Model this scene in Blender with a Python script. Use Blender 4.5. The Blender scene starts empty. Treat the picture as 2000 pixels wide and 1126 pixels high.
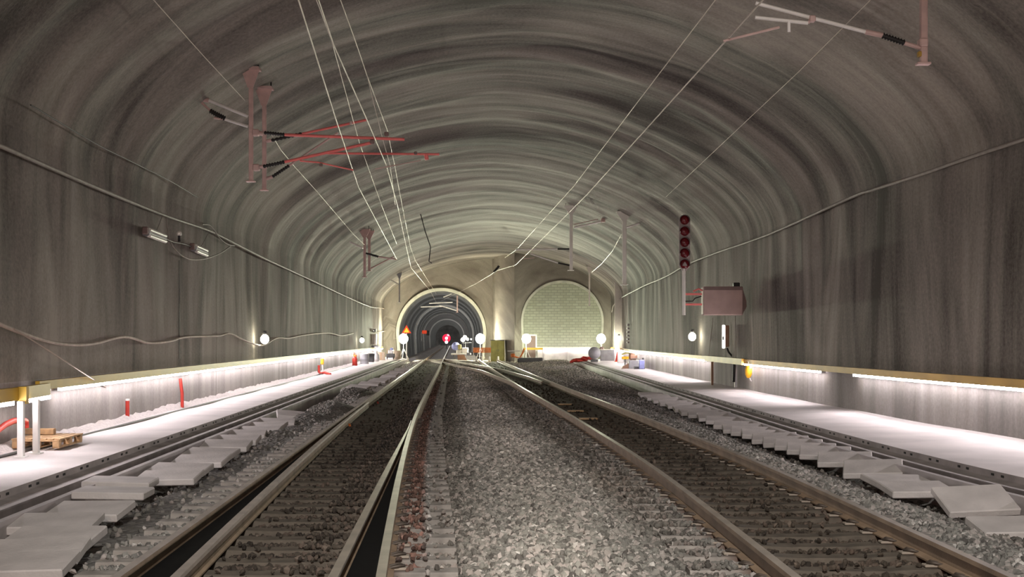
import bpy, bmesh, math, random
import numpy as np
from mathutils import Vector, Matrix, Euler

random.seed(7)
rng = np.random.default_rng(7)
S = bpy.context.scene
COL = S.collection

# ------------------------------------------------------------------ camera, world, exposure
F = 2600.0            # focal length in pixels of the 2000x1126 frame
EYE = 1.64
HOR = 662.0
cam_d = bpy.data.cameras.new('camera')
cam = bpy.data.objects.new('camera', cam_d)
COL.objects.link(cam)
cam.location = (0, 0, EYE)
cam.rotation_euler = (math.pi / 2, 0, 0)
cam_d.sensor_width = 36.0
cam_d.lens = 36.0 * F / 2000.0
cam_d.shift_y = (HOR - 563.0) / 2000.0
cam_d.clip_end = 1000
S.camera = cam
W = bpy.data.worlds.new('world')
S.world = W
W.use_nodes = True
W.node_tree.nodes['Background'].inputs[0].default_value = (1.0, 0.90, 0.84, 1)
W.node_tree.nodes['Background'].inputs[1].default_value = 0.16
S.view_settings.view_transform = 'Standard'
S.view_settings.look = 'None'
S.view_settings.gamma = 1.0
S.view_settings.exposure = 0.0
S.view_settings.use_curve_mapping = False
S.cycles.use_denoising = True
S.cycles.max_bounces = 6
S.cycles.diffuse_bounces = 4

FLOOD_E = 230.0        # emission of the work lights' globes
STRIP_E = 98.0        # emission of the strips under the hand rails


def lamp(name, kind, loc, energy, color, size=0.3, rot=None, size_y=None, spot=None):
    d = bpy.data.lights.new(name, kind)
    d.energy = energy
    d.color = color
    if kind == 'AREA':
        d.size = size
        if size_y:
            d.shape = 'RECTANGLE'
            d.size_y = size_y
    else:
        d.shadow_soft_size = size
    if spot:
        d.spot_size = spot
        d.spot_blend = 0.9
    o = bpy.data.objects.new(name, d)
    COL.objects.link(o)
    o.location = loc
    if rot:
        o.rotation_euler = rot
    return o


# unseen fill lights added behind and above the camera, and the red lamp behind it
lamp('back_fill', 'AREA', (0.5, -9.0, 5.2), 900, (1.0, 0.84, 0.75), 3.0, (math.radians(84), 0, 0), 2.0)  # added fill light for the near hall
lamp('red_tail_lamp', 'POINT', (-1.6, -4.0, 2.2), 125, (1.0, 0.10, 0.10), 0.12)
lamp('ballast_fill', 'SPOT', (0.6, 1.0, 7.6), 5200, (1.0, 0.98, 0.94), 0.12, (Vector((0.4, 15.0, 0)) - Vector((0.6, 1.0, 7.6))).to_track_quat('-Z', 'Y').to_euler(), spot=math.radians(62))  # added overhead fill for the near ballast
# beams of the work lights in the far yard, thrown back along the hall
for (xx, yy, ee) in ((-9.4, 115.5, 1.0), (-2.7, 114.5, 1.0), (1.1, 106.0, 1.0), (7.0, 105.5, 0.45)):
    aim = Vector((-0.25 * xx, 40.0, 7.2)) - Vector((xx, yy, 1.9))
    lamp('flood_beam', 'SPOT', (xx, yy, 1.9), 10500 * ee, (0.95, 1.0, 0.72), 0.25, aim.to_track_quat('-Z', 'Y').to_euler(), spot=math.radians(44))

# ------------------------------------------------------------------ plan of the hall


def edge_l(y):
    return -4.9 - 0.042 * y


def edge_r(y):
    y = np.asarray(y, float)
    return 5.65 + 0.6 * np.exp(-(np.maximum(y, 9) - 14) / 5.0)


def wall_l(y):
    return -6.66 - 0.042 * np.asarray(y, float)


def wall_r(y):
    y = np.asarray(y, float)
    t = np.clip((y - 75) / 32, 0, 1)
    return 7.45 + 1.1 * np.exp(-(np.maximum(y, 8) - 18) / 11.0) + 0.75 * t * t * (3 - 2 * t)


Z0, HC, PP = 4.85, 4.05, 1.72        # springing height, rise and roundness of the vault
Y_NEAR, Y_L, Y_R = -14.0, 122.0, 110.0


def P(px, py, y):
    """Point of the place seen at that pixel of the photograph, at distance y."""
    return Vector(((px - 1000) / F * y, y, EYE - (py - HOR) / F * y))


def PZ(px, py, z):
    y = (EYE - z) * F / (py - HOR)
    return P(px, py, y)


def on_wall(px, py, side, off=0.12):
    """Point on a side wall (off metres in front of it) seen at that pixel."""
    k = (px - 1000) / F
    lo, hi = 12.0, 140.0
    f = (lambda y: k * y - (float(wall_l(y)) + off)) if side < 0 else (lambda y: (float(wall_r(y)) - off) - k * y)
    # side<0: k*y is right of the wall while y small enough
    a = lo
    if f(lo) < 0:
        return P(px, py, lo)
    for i in range(60):
        m = (a + hi) / 2
        if f(m) > 0:
            a = m
        else:
            hi = m
    return P(px, py, a)


def smooth_interp(pts, ys):
    pts = sorted(pts)
    px = [p[0] for p in pts]
    pv = [p[1] for p in pts]
    d = np.linspace(px[0], px[-1], 400)
    v = np.interp(d, px, pv)
    k = 25
    w = np.ones(k) / k
    vp = np.concatenate([v[0] + (v[0] - v[1:k // 2 + 1][::-1]), v, v[-1] + (v[-1] - v[-k // 2:-1][::-1])])
    vs = np.convolve(vp, w, 'valid')[:len(d)]
    return np.interp(ys, d, vs)


def rail_a(y):
    return -2.335 - 0.044 * np.asarray(y, float)


def gap(y):
    return 0.0005 * np.maximum(0, 35 - np.asarray(y, float)) ** 2


def rail_d(y):
    return rail_a(y) + 1.5 + gap(y)


def rail_c(y):
    y = np.asarray(y, float)
    return np.minimum(rail_a(y) + 1.5, rail_d(y) - 0.055)


def rail_b(y):
    return rail_a(y) + 0.10 + gap(y) * 0.92


E_PTS = [(5, 2.02), (9.19, 1.97), (17.3, 1.84), (29.6, 1.24), (45, 0.36), (62.7, -0.54), (112, -2.88), (125, -3.5)]


def rail_e(y):
    return smooth_interp(E_PTS, y)


def rail_f(y):
    return rail_e(y) + 1.5


# ------------------------------------------------------------------ helpers
def value_noise(x, y, seed=0):
    xi = np.floor(x).astype(np.int64)
    yi = np.floor(y).astype(np.int64)
    xf = x - xi
    yf = y - yi
    u = xf * xf * (3 - 2 * xf)
    v = yf * yf * (3 - 2 * yf)

    def h(a, b):
        n = (a * 374761393 + b * 668265263 + seed * 974634721) & 0xffffffff
        n = ((n ^ (n >> 13)) * 1274126177) & 0xffffffff
        return ((n ^ (n >> 16)) & 0xffff) / 65535.0
    return (h(xi, yi) * (1 - u) + h(xi + 1, yi) * u) * (1 - v) + (h(xi, yi + 1) * (1 - u) + h(xi + 1, yi + 1) * u) * v - 0.5


def tag(o, label=None, cat=None, group=None, kind=None):
    if label:
        o['label'] = label
    if cat:
        o['category'] = cat
    if group:
        o['group'] = group
    if kind:
        o['kind'] = kind
    return o


def empty(name, loc=(0, 0, 0), rz=0.0):
    o = bpy.data.objects.new(name, None)
    o.empty_display_size = 0.2
    COL.objects.link(o)
    o.location = loc
    o.rotation_euler = (0, 0, rz)
    return o


class MB:
    """Collects shapes and links them as one mesh object."""

    def __init__(s):
        s.v, s.f, s.m, s.sm = [], [], [], []

    def add(s, vs, fs, m=0, smooth=False):
        n = len(s.v)
        s.v.extend([tuple(q) for q in vs])
        for f in fs:
            s.f.append([i + n for i in f])
            s.m.append(m)
            s.sm.append(smooth)
        return s

    def box(s, c, d, m=0, rot=None):
        x, y, z = d[0] / 2, d[1] / 2, d[2] / 2
        vs = [Vector((a * x, b * y, e * z)) for a in (-1, 1) for b in (-1, 1) for e in (-1, 1)]
        if rot is not None:
            R = Euler(rot).to_matrix()
            vs = [R @ q for q in vs]
        c = Vector(c)
        s.add([q + c for q in vs], [(0, 1, 3, 2), (4, 6, 7, 5), (0, 4, 5, 1), (2, 3, 7, 6), (0, 2, 6, 4), (1, 5, 7, 3)], m)
        return s

    def bbox(s, c, d, b=0.01, m=0, rot=None):
        """A box with chamfered edges."""
        bm = bmesh.new()
        bmesh.ops.create_cube(bm, size=1.0)
        for q in bm.verts:
            q.co = Vector((q.co.x * d[0], q.co.y * d[1], q.co.z * d[2]))
        bmesh.ops.bevel(bm, geom=list(bm.edges), offset=b, segments=1, affect='EDGES')
        R = Euler(rot).to_matrix() if rot is not None else Matrix.Identity(3)
        bm.verts.index_update()
        vs = [R @ q.co + Vector(c) for q in bm.verts]
        s.add(vs, [[q.index for q in f.verts] for f in bm.faces], m)
        bm.free()
        return s

    def tube(s, pts, r, n=8, m=0, caps=True):
        pts = [Vector(p) for p in pts]
        rs = r if isinstance(r, (list, tuple)) else [r] * len(pts)
        vs, fs = [], []
        up = None
        for i, p in enumerate(pts):
            t = (pts[min(i + 1, len(pts) - 1)] - pts[max(i - 1, 0)]).normalized()
            if up is None:
                up = Vector((0, 0, 1)) if abs(t.z) < 0.9 else Vector((1, 0, 0))
            a = t.cross(up)
            if a.length < 1e-4:
                a = t.orthogonal()
            a.normalize()
            b = a.cross(t).normalized()
            up = b
            for k in range(n):
                w = 2 * math.pi * k / n
                vs.append(p + (a * math.cos(w) + b * math.sin(w)) * rs[i])
        for i in range(len(pts) - 1):
            for k in range(n):
                k2 = (k + 1) % n
                fs.append((i * n + k, i * n + k2, (i + 1) * n + k2, (i + 1) * n + k))
        s.add(vs, fs, m, True)
        if caps:
            e = (len(pts) - 1) * n
            s.add(vs[:n], [list(range(n))], m)
            s.add(vs[e:], [list(range(n))[::-1]], m)
        return s

    def lathe(s, prof, c, n=20, axis='Z', m=0):
        c = Vector(c)
        vs, fs = [], []
        for (r, h) in prof:
            for k in range(n):
                w = 2 * math.pi * k / n
                q = Vector((r * math.cos(w), r * math.sin(w), h))
                if axis == 'Y':
                    q = Vector((q.x, q.z, q.y))
                elif axis == 'X':
                    q = Vector((q.z, q.x, q.y))
                vs.append(q + c)
        for i in range(len(prof) - 1):
            for k in range(n):
                k2 = (k + 1) % n
                fs.append((i * n + k, i * n + k2, (i + 1) * n + k2, (i + 1) * n + k))
        s.add(vs, fs, m, True)
        return s

    def prism(s, poly, y0, y1, m=0):
        """Outline of (x, z) points drawn out along y."""
        n = len(poly)
        vs = [(x, y0, z) for x, z in poly] + [(x, y1, z) for x, z in poly]
        fs = [list(range(n)), list(range(2 * n - 1, n - 1, -1))]
        fs += [(i, i + n, (i + 1) % n + n, (i + 1) % n) for i in range(n)]
        return s.add(vs, fs, m)

    def sweep(s, prof, ys, xf, closed=False, m=0, zf=None, smooth=False, scale=None):
        """Cross-section of (offset, z[, material]) points drawn along the tunnel over x = xf(y)."""
        n = len(prof)
        xs = np.asarray(xf(np.asarray(ys, float)), float)
        vs, fs = [], []
        for i, y in enumerate(ys):
            dz = zf(y) if zf else 0.0
            k = scale(y) if scale else 1.0
            vs += [(xs[i] + q[0] * k, y, q[1] + dz) for q in prof]
        e = n if closed else n - 1
        base = len(s.v)
        s.v.extend(vs)
        for i in range(len(ys) - 1):
            for k in range(e):
                k2 = (k + 1) % n
                s.f.append([base + i * n + k, base + i * n + k2, base + (i + 1) * n + k2, base + (i + 1) * n + k])
                s.m.append(prof[k][2] if len(prof[k]) > 2 else m)
                s.sm.append(smooth)
        if closed:
            s.f.append([base + k for k in range(n)])
            s.m.append(m)
            s.sm.append(False)
            s.f.append([base + (len(ys) - 1) * n + k for k in range(n)][::-1])
            s.m.append(m)
            s.sm.append(False)
        return s

    def mesh(s, name, mats):
        me = bpy.data.meshes.new(name)
        me.from_pydata(s.v, [], s.f)
        for q in (mats if isinstance(mats, (list, tuple)) else [mats]):
            me.materials.append(q)
        me.polygons.foreach_set('material_index', s.m)
        me.polygons.foreach_set('use_smooth', s.sm)
        me.update()
        bm = bmesh.new()
        bm.from_mesh(me)
        bmesh.ops.recalc_face_normals(bm, faces=bm.faces)
        bm.to_mesh(me)
        bm.free()
        return me

    def build(s, name, mats, parent=None, loc=None):
        o = bpy.data.objects.new(name, s.mesh(name, mats))
        COL.objects.link(o)
        if parent is not None:
            o.parent = parent
        if loc is not None:
            o.location = loc
        return o


def rel(o, p):
    return Vector(p) - o.location


# ------------------------------------------------------------------ materials
def mat(name, col, rough=0.7, metal=0.0, var=0.25, scale=6.0, bump=0.0, bscale=30.0, emit=None, spec=0.4, coat=0.0):
    m = bpy.data.materials.new(name)
    m.use_nodes = True
    nt = m.node_tree
    b = nt.nodes['Principled BSDF']
    b.inputs['Roughness'].default_value = rough
    b.inputs['Metallic'].default_value = metal
    b.inputs['Specular IOR Level'].default_value = spec
    tc = nt.nodes.new('ShaderNodeTexCoord')
    nz = nt.nodes.new('ShaderNodeTexNoise')
    nz.inputs['Scale'].default_value = scale
    nz.inputs['Detail'].default_value = 6
    nt.links.new(tc.outputs['Object'], nz.inputs['Vector'])
    cr = nt.nodes.new('ShaderNodeValToRGB')
    lo = [c * (1 - var) for c in col]
    hi = [min(1, c * (1 + var)) for c in col]
    cr.color_ramp.elements[0].position = 0.3
    cr.color_ramp.elements[1].position = 0.7
    cr.color_ramp.elements[0].color = (*lo, 1)
    cr.color_ramp.elements[1].color = (*hi, 1)
    nt.links.new(nz.outputs['Fac'], cr.inputs[0])
    nt.links.new(cr.outputs[0], b.inputs['Base Color'])
    if bump:
        n2 = nt.nodes.new('ShaderNodeTexNoise')
        n2.inputs['Scale'].default_value = bscale
        n2.inputs['Detail'].default_value = 4
        nt.links.new(tc.outputs['Object'], n2.inputs['Vector'])
        bp = nt.nodes.new('ShaderNodeBump')
        bp.inputs['Strength'].default_value = bump
        bp.inputs['Distance'].default_value = 0.02
        nt.links.new(n2.outputs['Fac'], bp.inputs['Height'])
        nt.links.new(bp.outputs[0], b.inputs['Normal'])
    if emit:
        b.inputs['Emission Color'].default_value = (*emit[0], 1)
        b.inputs['Emission Strength'].default_value = emit[1]
    return m


def shotcrete(name, c_lo, c_hi, k_long=0.9, wgt=(0.34, 0.44, 0.22), bmp=0.7):
    """Sprayed concrete: bands and drips that run round the vault (UV: u = along the tunnel, v = round the profile, metres)."""
    m = bpy.data.materials.new(name)
    m.use_nodes = True
    nt = m.node_tree
    L = nt.links.new
    b = nt.nodes['Principled BSDF']
    b.inputs['Roughness'].default_value = 0.85
    b.inputs['Specular IOR Level'].default_value = 0.25
    uv = nt.nodes.new('ShaderNodeUVMap')
    uv.uv_map = 'run'

    def noise(su, sv, detail, dist=0.0, rough=0.55):
        mp = nt.nodes.new('ShaderNodeMapping')
        mp.inputs['Scale'].default_value = (su, sv, 1)
        L(uv.outputs[0], mp.inputs['Vector'])
        n = nt.nodes.new('ShaderNodeTexNoise')
        n.inputs['Scale'].default_value = 1.0
        n.inputs['Detail'].default_value = detail
        n.inputs['Roughness'].default_value = rough
        n.inputs['Distortion'].default_value = dist
        L(mp.outputs[0], n.inputs['Vector'])
        return n.outputs['Fac']

    def math2(op, a, c):
        n = nt.nodes.new('ShaderNodeMath')
        n.operation = op
        for i, q in enumerate((a, c)):
            if isinstance(q, (int, float)):
                n.inputs[i].default_value = q
            else:
                L(q, n.inputs[i])
        return n.outputs[0]
    wide = noise(0.16 * k_long, 0.10, 4, 0.8)
    band = noise(0.62 * k_long, 0.10, 5, 1.1)
    drip = noise(1.6 * k_long, 0.22, 6, 1.0, 0.65)
    grain = noise(14, 14, 3, 0.0, 0.7)
    s1 = math2('MULTIPLY', wide, wgt[0])
    s2 = math2('MULTIPLY', band, wgt[1])
    s3 = math2('MULTIPLY', drip, wgt[2])
    t = math2('ADD', math2('ADD', s1, s2), s3)
    t = math2('ADD', t, math2('MULTIPLY', math2('SUBTRACT', grain, 0.5), 0.16))
    cr = nt.nodes.new('ShaderNodeValToRGB')
    e = cr.color_ramp.elements
    e[0].position = 0.40
    e[0].color = (*c_lo, 1)
    e[1].position = 0.62
    e[1].color = (*c_hi, 1)
    mid = cr.color_ramp.elements.new(0.5)
    mid.color = (*[(a + c) * 0.5 * 0.92 for a, c in zip(c_lo, c_hi)], 1)
    L(t, cr.inputs[0])
    L(cr.outputs[0], b.inputs['Base Color'])
    h = math2('ADD', math2('MULTIPLY', band, 0.6), math2('ADD', math2('MULTIPLY', drip, 0.25), math2('MULTIPLY', grain, 0.10)))
    bp = nt.nodes.new('ShaderNodeBump')
    bp.inputs['Strength'].default_value = bmp
    bp.inputs['Distance'].default_value = 0.12
    L(h, bp.inputs['Height'])
    L(bp.outputs[0], b.inputs['Normal'])
    return m


def emission(name, col, e):
    m = bpy.data.materials.new(name)
    m.use_nodes = True
    b = m.node_tree.nodes['Principled BSDF']
    b.inputs['Base Color'].default_value = (*[0.6 * c for c in col], 1)
    b.inputs['Emission Color'].default_value = (*col, 1)
    b.inputs['Emission Strength'].default_value = e
    return m


M = {}
M['wall'] = shotcrete('shotcrete_wall', (0.066, 0.056, 0.046), (0.37, 0.33, 0.28), 0.9, (0.40, 0.44, 0.16), 0.55)
M['ceil'] = shotcrete('shotcrete_vault', (0.070, 0.060, 0.050), (0.40, 0.36, 0.30), 0.9, (0.40, 0.44, 0.16))
M['rock'] = shotcrete('shotcrete_end', (0.16, 0.135, 0.11), (0.36, 0.33, 0.27), 0.6)
M['foot'] = shotcrete('cast_concrete_foot', (0.19, 0.175, 0.16), (0.42, 0.385, 0.36), 0.9, (0.35, 0.40, 0.25), 0.15)
M['lining'] = mat('tube_lining', (0.22, 0.22, 0.215), 0.95, 0, 0.3, 0.6, 0.2, 4, spec=0.1)
M['rim'] = mat('rim_concrete', (0.46, 0.45, 0.37), 0.8, 0, 0.15, 2, 0.2, 10)
M['concrete'] = mat('walkway_concrete', (0.62, 0.57, 0.55), 0.85, 0, 0.14, 0.9, 0.25, 14)
M['edge'] = mat('edge_concrete', (0.30, 0.265, 0.25), 0.85, 0, 0.25, 2.0, 0.3, 20)
M['trough'] = mat('trough_concrete', (0.44, 0.40, 0.385), 0.8, 0, 0.18, 1.5, 0.2, 20)
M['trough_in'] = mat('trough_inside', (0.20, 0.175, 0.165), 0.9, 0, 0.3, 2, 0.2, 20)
M['slab'] = mat('slab_concrete', (0.56, 0.52, 0.495), 0.85, 0, 0.14, 2.5, 0.25, 30)
M['dark'] = mat('dark_void', (0.012, 0.011, 0.010), 0.9, 0, 0.2)
M['steel_head'] = mat('rail_head_steel', (0.46, 0.40, 0.33), 0.42, 0.55, 0.18, 3)
M['steel_rust'] = mat('rail_web_rust', (0.27, 0.19, 0.125), 0.75, 0.1, 0.25, 3, 0.2, 40)
M['gap_shade'] = mat('black_gap_shade', (0.006, 0.006, 0.006), 0.7, 0, 0.3, 8, spec=0.15)  # black for the shade painted into the switch gaps
M['clip'] = mat('clip_steel', (0.10, 0.08, 0.065), 0.6, 0.4, 0.3)
M['clip_ins'] = mat('clip_insulator', (0.32, 0.27, 0.22), 0.6, 0, 0.1)
M['yellow'] = mat('yellow_board', (0.40, 0.25, 0.025), 0.5, 0, 0.10, 1.5)
M['yellow_dim'] = mat('ochre_board', (0.46, 0.27, 0.045), 0.55, 0, 0.14, 1.2)
M['galv'] = mat('galvanised_steel', (0.52, 0.49, 0.48), 0.45, 0.35, 0.1, 4)
M['pole'] = mat('red_lit_mast_steel', (0.62, 0.43, 0.39), 0.5, 0.2, 0.12, 6)  # the red lamp's tint is put into this colour
M['alu'] = mat('aluminium_tube', (0.90, 0.85, 0.80), 0.35, 0.1, 0.06, 6)
M['redlit_tube'] = mat('red_lit_tube', (0.88, 0.21, 0.19), 0.35, 0.1, 0.08, 6)  # red lamp's reflection put into the tube colour
M['black'] = mat('black_insulator', (0.018, 0.015, 0.014), 0.5, 0, 0.2)
M['wire'] = mat('copper_wire', (0.55, 0.47, 0.38), 0.4, 0.4, 0.1, 6)
M['cable'] = mat('cable_sheath', (0.27, 0.235, 0.20), 0.6, 0, 0.15, 6)
M['cable_pale'] = mat('pale_cable', (0.42, 0.34, 0.28), 0.6, 0, 0.15, 6)
M['cable_dark'] = mat('dark_cable', (0.05, 0.045, 0.04), 0.5, 0, 0.2, 6)
M['red'] = mat('red_plastic', (0.52, 0.045, 0.03), 0.5, 0, 0.15)
M['orange'] = mat('orange_plastic', (0.75, 0.20, 0.04), 0.55, 0, 0.15)
M['wood'] = mat('pallet_wood', (0.50, 0.32, 0.17), 0.8, 0, 0.25, 9, 0.2, 40)
M['grit'] = mat('pale_grit', (0.66, 0.60, 0.57), 0.9, 0, 0.2, 20, 0.8, 60)
M['sig_plate'] = mat('signal_plate', (0.40, 0.33, 0.31), 0.6, 0, 0.1)
M['lens'] = mat('dark_red_lens', (0.17, 0.012, 0.016), 0.25, 0, 0.2, 20, spec=0.5)
M['lens_dark'] = mat('hood_black', (0.03, 0.012, 0.012), 0.4, 0, 0.2)
M['cabinet'] = mat('cabinet_back', (0.40, 0.28, 0.25), 0.6, 0, 0.12, 3)
M['cab_dark'] = mat('cabinet_edge', (0.20, 0.13, 0.115), 0.6, 0, 0.12, 3)
M['white'] = mat('white_paint', (0.75, 0.73, 0.70), 0.5, 0, 0.06)
M['brown'] = mat('brown_paint', (0.30, 0.17, 0.11), 0.6, 0, 0.15)
M['olive'] = mat('olive_metal', (0.36, 0.32, 0.10), 0.6, 0, 0.2, 2)
M['grey'] = mat('grey_metal', (0.34, 0.34, 0.35), 0.55, 0.1, 0.15, 3)
M['greydark'] = mat('dark_grey', (0.12, 0.12, 0.12), 0.6, 0, 0.2, 3)
M['blue'] = mat('blue_plastic', (0.30, 0.33, 0.62), 0.5, 0, 0.15)
M['bag'] = mat('yellow_bag', (0.85, 0.45, 0.02), 0.6, 0, 0.2, 8)
M['tan'] = mat('tan_cardboard', (0.52, 0.42, 0.31), 0.8, 0, 0.15)
M['flood'] = emission('flood_globe', (1.0, 0.97, 0.76), FLOOD_E)
M['flood_dim'] = emission('flood_globe_small', (0.97, 1.0, 0.78), 70.0)
M['flood_small'] = emission('wall_globe', (1.0, 0.96, 0.76), 40.0)
M['strip'] = emission('light_strip', (1.0, 0.92, 0.96), STRIP_E)
M['strip_low'] = emission('light_strip_bottom', (1.0, 0.92, 0.96), STRIP_E * 0.26)
M['strip_back'] = mat('strip_housing', (0.6, 0.6, 0.6), 0.5)
M['tube_glow'] = emission('panel_lamp', (1.0, 0.97, 0.90), 2.5)
M['fixture'] = mat('fixture_cover', (0.80, 0.76, 0.68), 0.4, 0, 0.05)
M['sign_yellow'] = emission('yellow_sign_glow', (1.0, 0.55, 0.04), 0.9)  # glow in place of light falling on the sign
M['sign_red'] = emission('red_border_glow', (0.9, 0.07, 0.02), 0.5)
M['lamp_red'] = emission('red_signal_light', (1.0, 0.02, 0.06), 1.4)
M['lamp_white'] = emission('white_signal_light', (1.0, 0.85, 0.85), 5.0)

# blocks of the walled-off tube
mb = bpy.data.materials.new('block_wall')
mb.use_nodes = True
nt = mb.node_tree
tc = nt.nodes.new('ShaderNodeTexCoord')
mp = nt.nodes.new('ShaderNodeMapping')
mp.inputs['Rotation'].default_value = (math.pi / 2, 0, 0)
br = nt.nodes.new('ShaderNodeTexBrick')
br.inputs['Color1'].default_value = (0.30, 0.31, 0.23, 1)
br.inputs['Color2'].default_value = (0.36, 0.37, 0.28, 1)
br.inputs['Mortar'].default_value = (0.24, 0.24, 0.19, 1)
br.inputs['Scale'].default_value = 1.0
br.inputs['Brick Width'].default_value = 0.5
br.inputs['Row Height'].default_value = 0.22
br.inputs['Mortar Size'].default_value = 0.025
nt.links.new(tc.outputs['Object'], mp.inputs['Vector'])
nt.links.new(mp.outputs[0], br.inputs['Vector'])
nt.links.new(br.outputs[0], nt.nodes['Principled BSDF'].inputs['Base Color'])
nt.nodes['Principled BSDF'].inputs['Roughness'].default_value = 0.85
M['block'] = mb

# sleepers: concrete whose middle and rail seats are stained by rust and oil, strip light put into the pale ends
ms = bpy.data.materials.new('sleeper_concrete')
ms.use_nodes = True
nt = ms.node_tree
L = nt.links.new
b = nt.nodes['Principled BSDF']
b.inputs['Roughness'].default_value = 0.85
tc = nt.nodes.new('ShaderNodeTexCoord')
sx = nt.nodes.new('ShaderNodeSeparateXYZ')
L(tc.outputs['Object'], sx.inputs[0])
ab = nt.nodes.new('ShaderNodeMath')
ab.operation = 'ABSOLUTE'
L(sx.outputs[0], ab.inputs[0])
cr = nt.nodes.new('ShaderNodeValToRGB')
cr.color_ramp.elements[0].position = 0.62
cr.color_ramp.elements[0].color = (0.125, 0.102, 0.078, 1)
cr.color_ramp.elements[1].position = 0.98
cr.color_ramp.elements[1].color = (0.36, 0.325, 0.29, 1)
e2 = cr.color_ramp.elements.new(0.80)
e2.color = (0.12, 0.07, 0.05, 1)
L(ab.outputs[0], cr.inputs[0])
nz = nt.nodes.new('ShaderNodeTexNoise')
nz.inputs['Scale'].default_value = 7
nz.inputs['Detail'].default_value = 5
L(tc.outputs['Object'], nz.inputs['Vector'])
mx = nt.nodes.new('ShaderNodeMixRGB')
mx.blend_type = 'MULTIPLY'
mx.inputs[0].default_value = 0.8
L(cr.outputs[0], mx.inputs[1])
c2 = nt.nodes.new('ShaderNodeValToRGB')
c2.color_ramp.elements[0].position = 0.3
c2.color_ramp.elements[0].color = (0.45, 0.45, 0.45, 1)
c2.color_ramp.elements[1].position = 0.65
L(nz.outputs['Fac'], c2.inputs[0])
L(c2.outputs[0], mx.inputs[2])
L(mx.outputs[0], b.inputs['Base Color'])
M['sleeper'] = ms

# ballast: every stone its own grey; the dirt value of its place (rust, oil, painted far light) tints it
mg = bpy.data.materials.new('ballast_stone')
mg.use_nodes = True
nt = mg.node_tree
L = nt.links.new
b = nt.nodes['Principled BSDF']
b.inputs['Roughness'].default_value = 0.85
b.inputs['Specular IOR Level'].default_value = 0.3
oi = nt.nodes.new('ShaderNodeObjectInfo')
cr = nt.nodes.new('ShaderNodeValToRGB')
cr.color_ramp.elements[0].color = (0.09, 0.083, 0.076, 1)
cr.color_ramp.elements[1].color = (0.58, 0.56, 0.52, 1)
q = cr.color_ramp.elements.new(0.55)
q.color = (0.255, 0.25, 0.225, 1)
q = cr.color_ramp.elements.new(0.93)
q.color = (0.38, 0.34, 0.315, 1)
L(oi.outputs['Random'], cr.inputs[0])
at = nt.nodes.new('ShaderNodeAttribute')
at.attribute_type = 'INSTANCER'
at.attribute_name = 'dirt_light'
mx = nt.nodes.new('ShaderNodeMixRGB')
mx.blend_type = 'MULTIPLY'
mx.inputs[0].default_value = 1.0
L(cr.outputs[0], mx.inputs[1])
L(at.outputs['Color'], mx.inputs[2])
L(mx.outputs[0], b.inputs['Base Color'])
M['stone'] = mg

mf = bpy.data.materials.new('ballast_bed')
mf.use_nodes = True
nt = mf.node_tree
L = nt.links.new
b = nt.nodes['Principled BSDF']
b.inputs['Roughness'].default_value = 0.9
tc = nt.nodes.new('ShaderNodeTexCoord')
vo = nt.nodes.new('ShaderNodeTexVoronoi')
vo.inputs['Scale'].default_value = 16
L(tc.outputs['Object'], vo.inputs['Vector'])
at = nt.nodes.new('ShaderNodeAttribute')
at.attribute_name = 'dirt_light'
hs = nt.nodes.new('ShaderNodeValToRGB')
hs.color_ramp.elements[0].color = (0.07, 0.066, 0.06, 1)
hs.color_ramp.elements[1].color = (0.36, 0.345, 0.315, 1)
L(vo.outputs['Color'], hs.inputs[0])
mx = nt.nodes.new('ShaderNodeMixRGB')
mx.blend_type = 'MULTIPLY'
mx.inputs[0].default_value = 1.0
L(hs.outputs[0], mx.inputs[1])
L(at.outputs['Color'], mx.inputs[2])
L(mx.outputs[0], b.inputs['Base Color'])
bp = nt.nodes.new('ShaderNodeBump')
bp.inputs['Strength'].default_value = 1.0
bp.inputs['Distance'].default_value = 0.04
L(vo.outputs['Distance'], bp.inputs['Height'])
L(bp.outputs[0], b.inputs['Normal'])
M['bed'] = mf

# ------------------------------------------------------------------ hall shell: walls and vault
NZ_W, NZ_C = 26, 90


def profile_points():
    """(side fraction across -1..1, height) from the foot of one wall over the vault to the other."""
    left = [(-1.0, z) for z in np.linspace(-0.5, Z0, NZ_W)]
    th = np.linspace(math.pi, 0, NZ_C)
    arc = []
    for t in th:
        c, s_ = math.cos(t), math.sin(t)
        arc.append((math.copysign(abs(c) ** (2 / PP), c), Z0 + HC * abs(s_) ** (2 / PP)))
    right = [(1.0, z) for z in np.linspace(Z0, -0.5, NZ_W)]
    return left, arc, right


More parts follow.
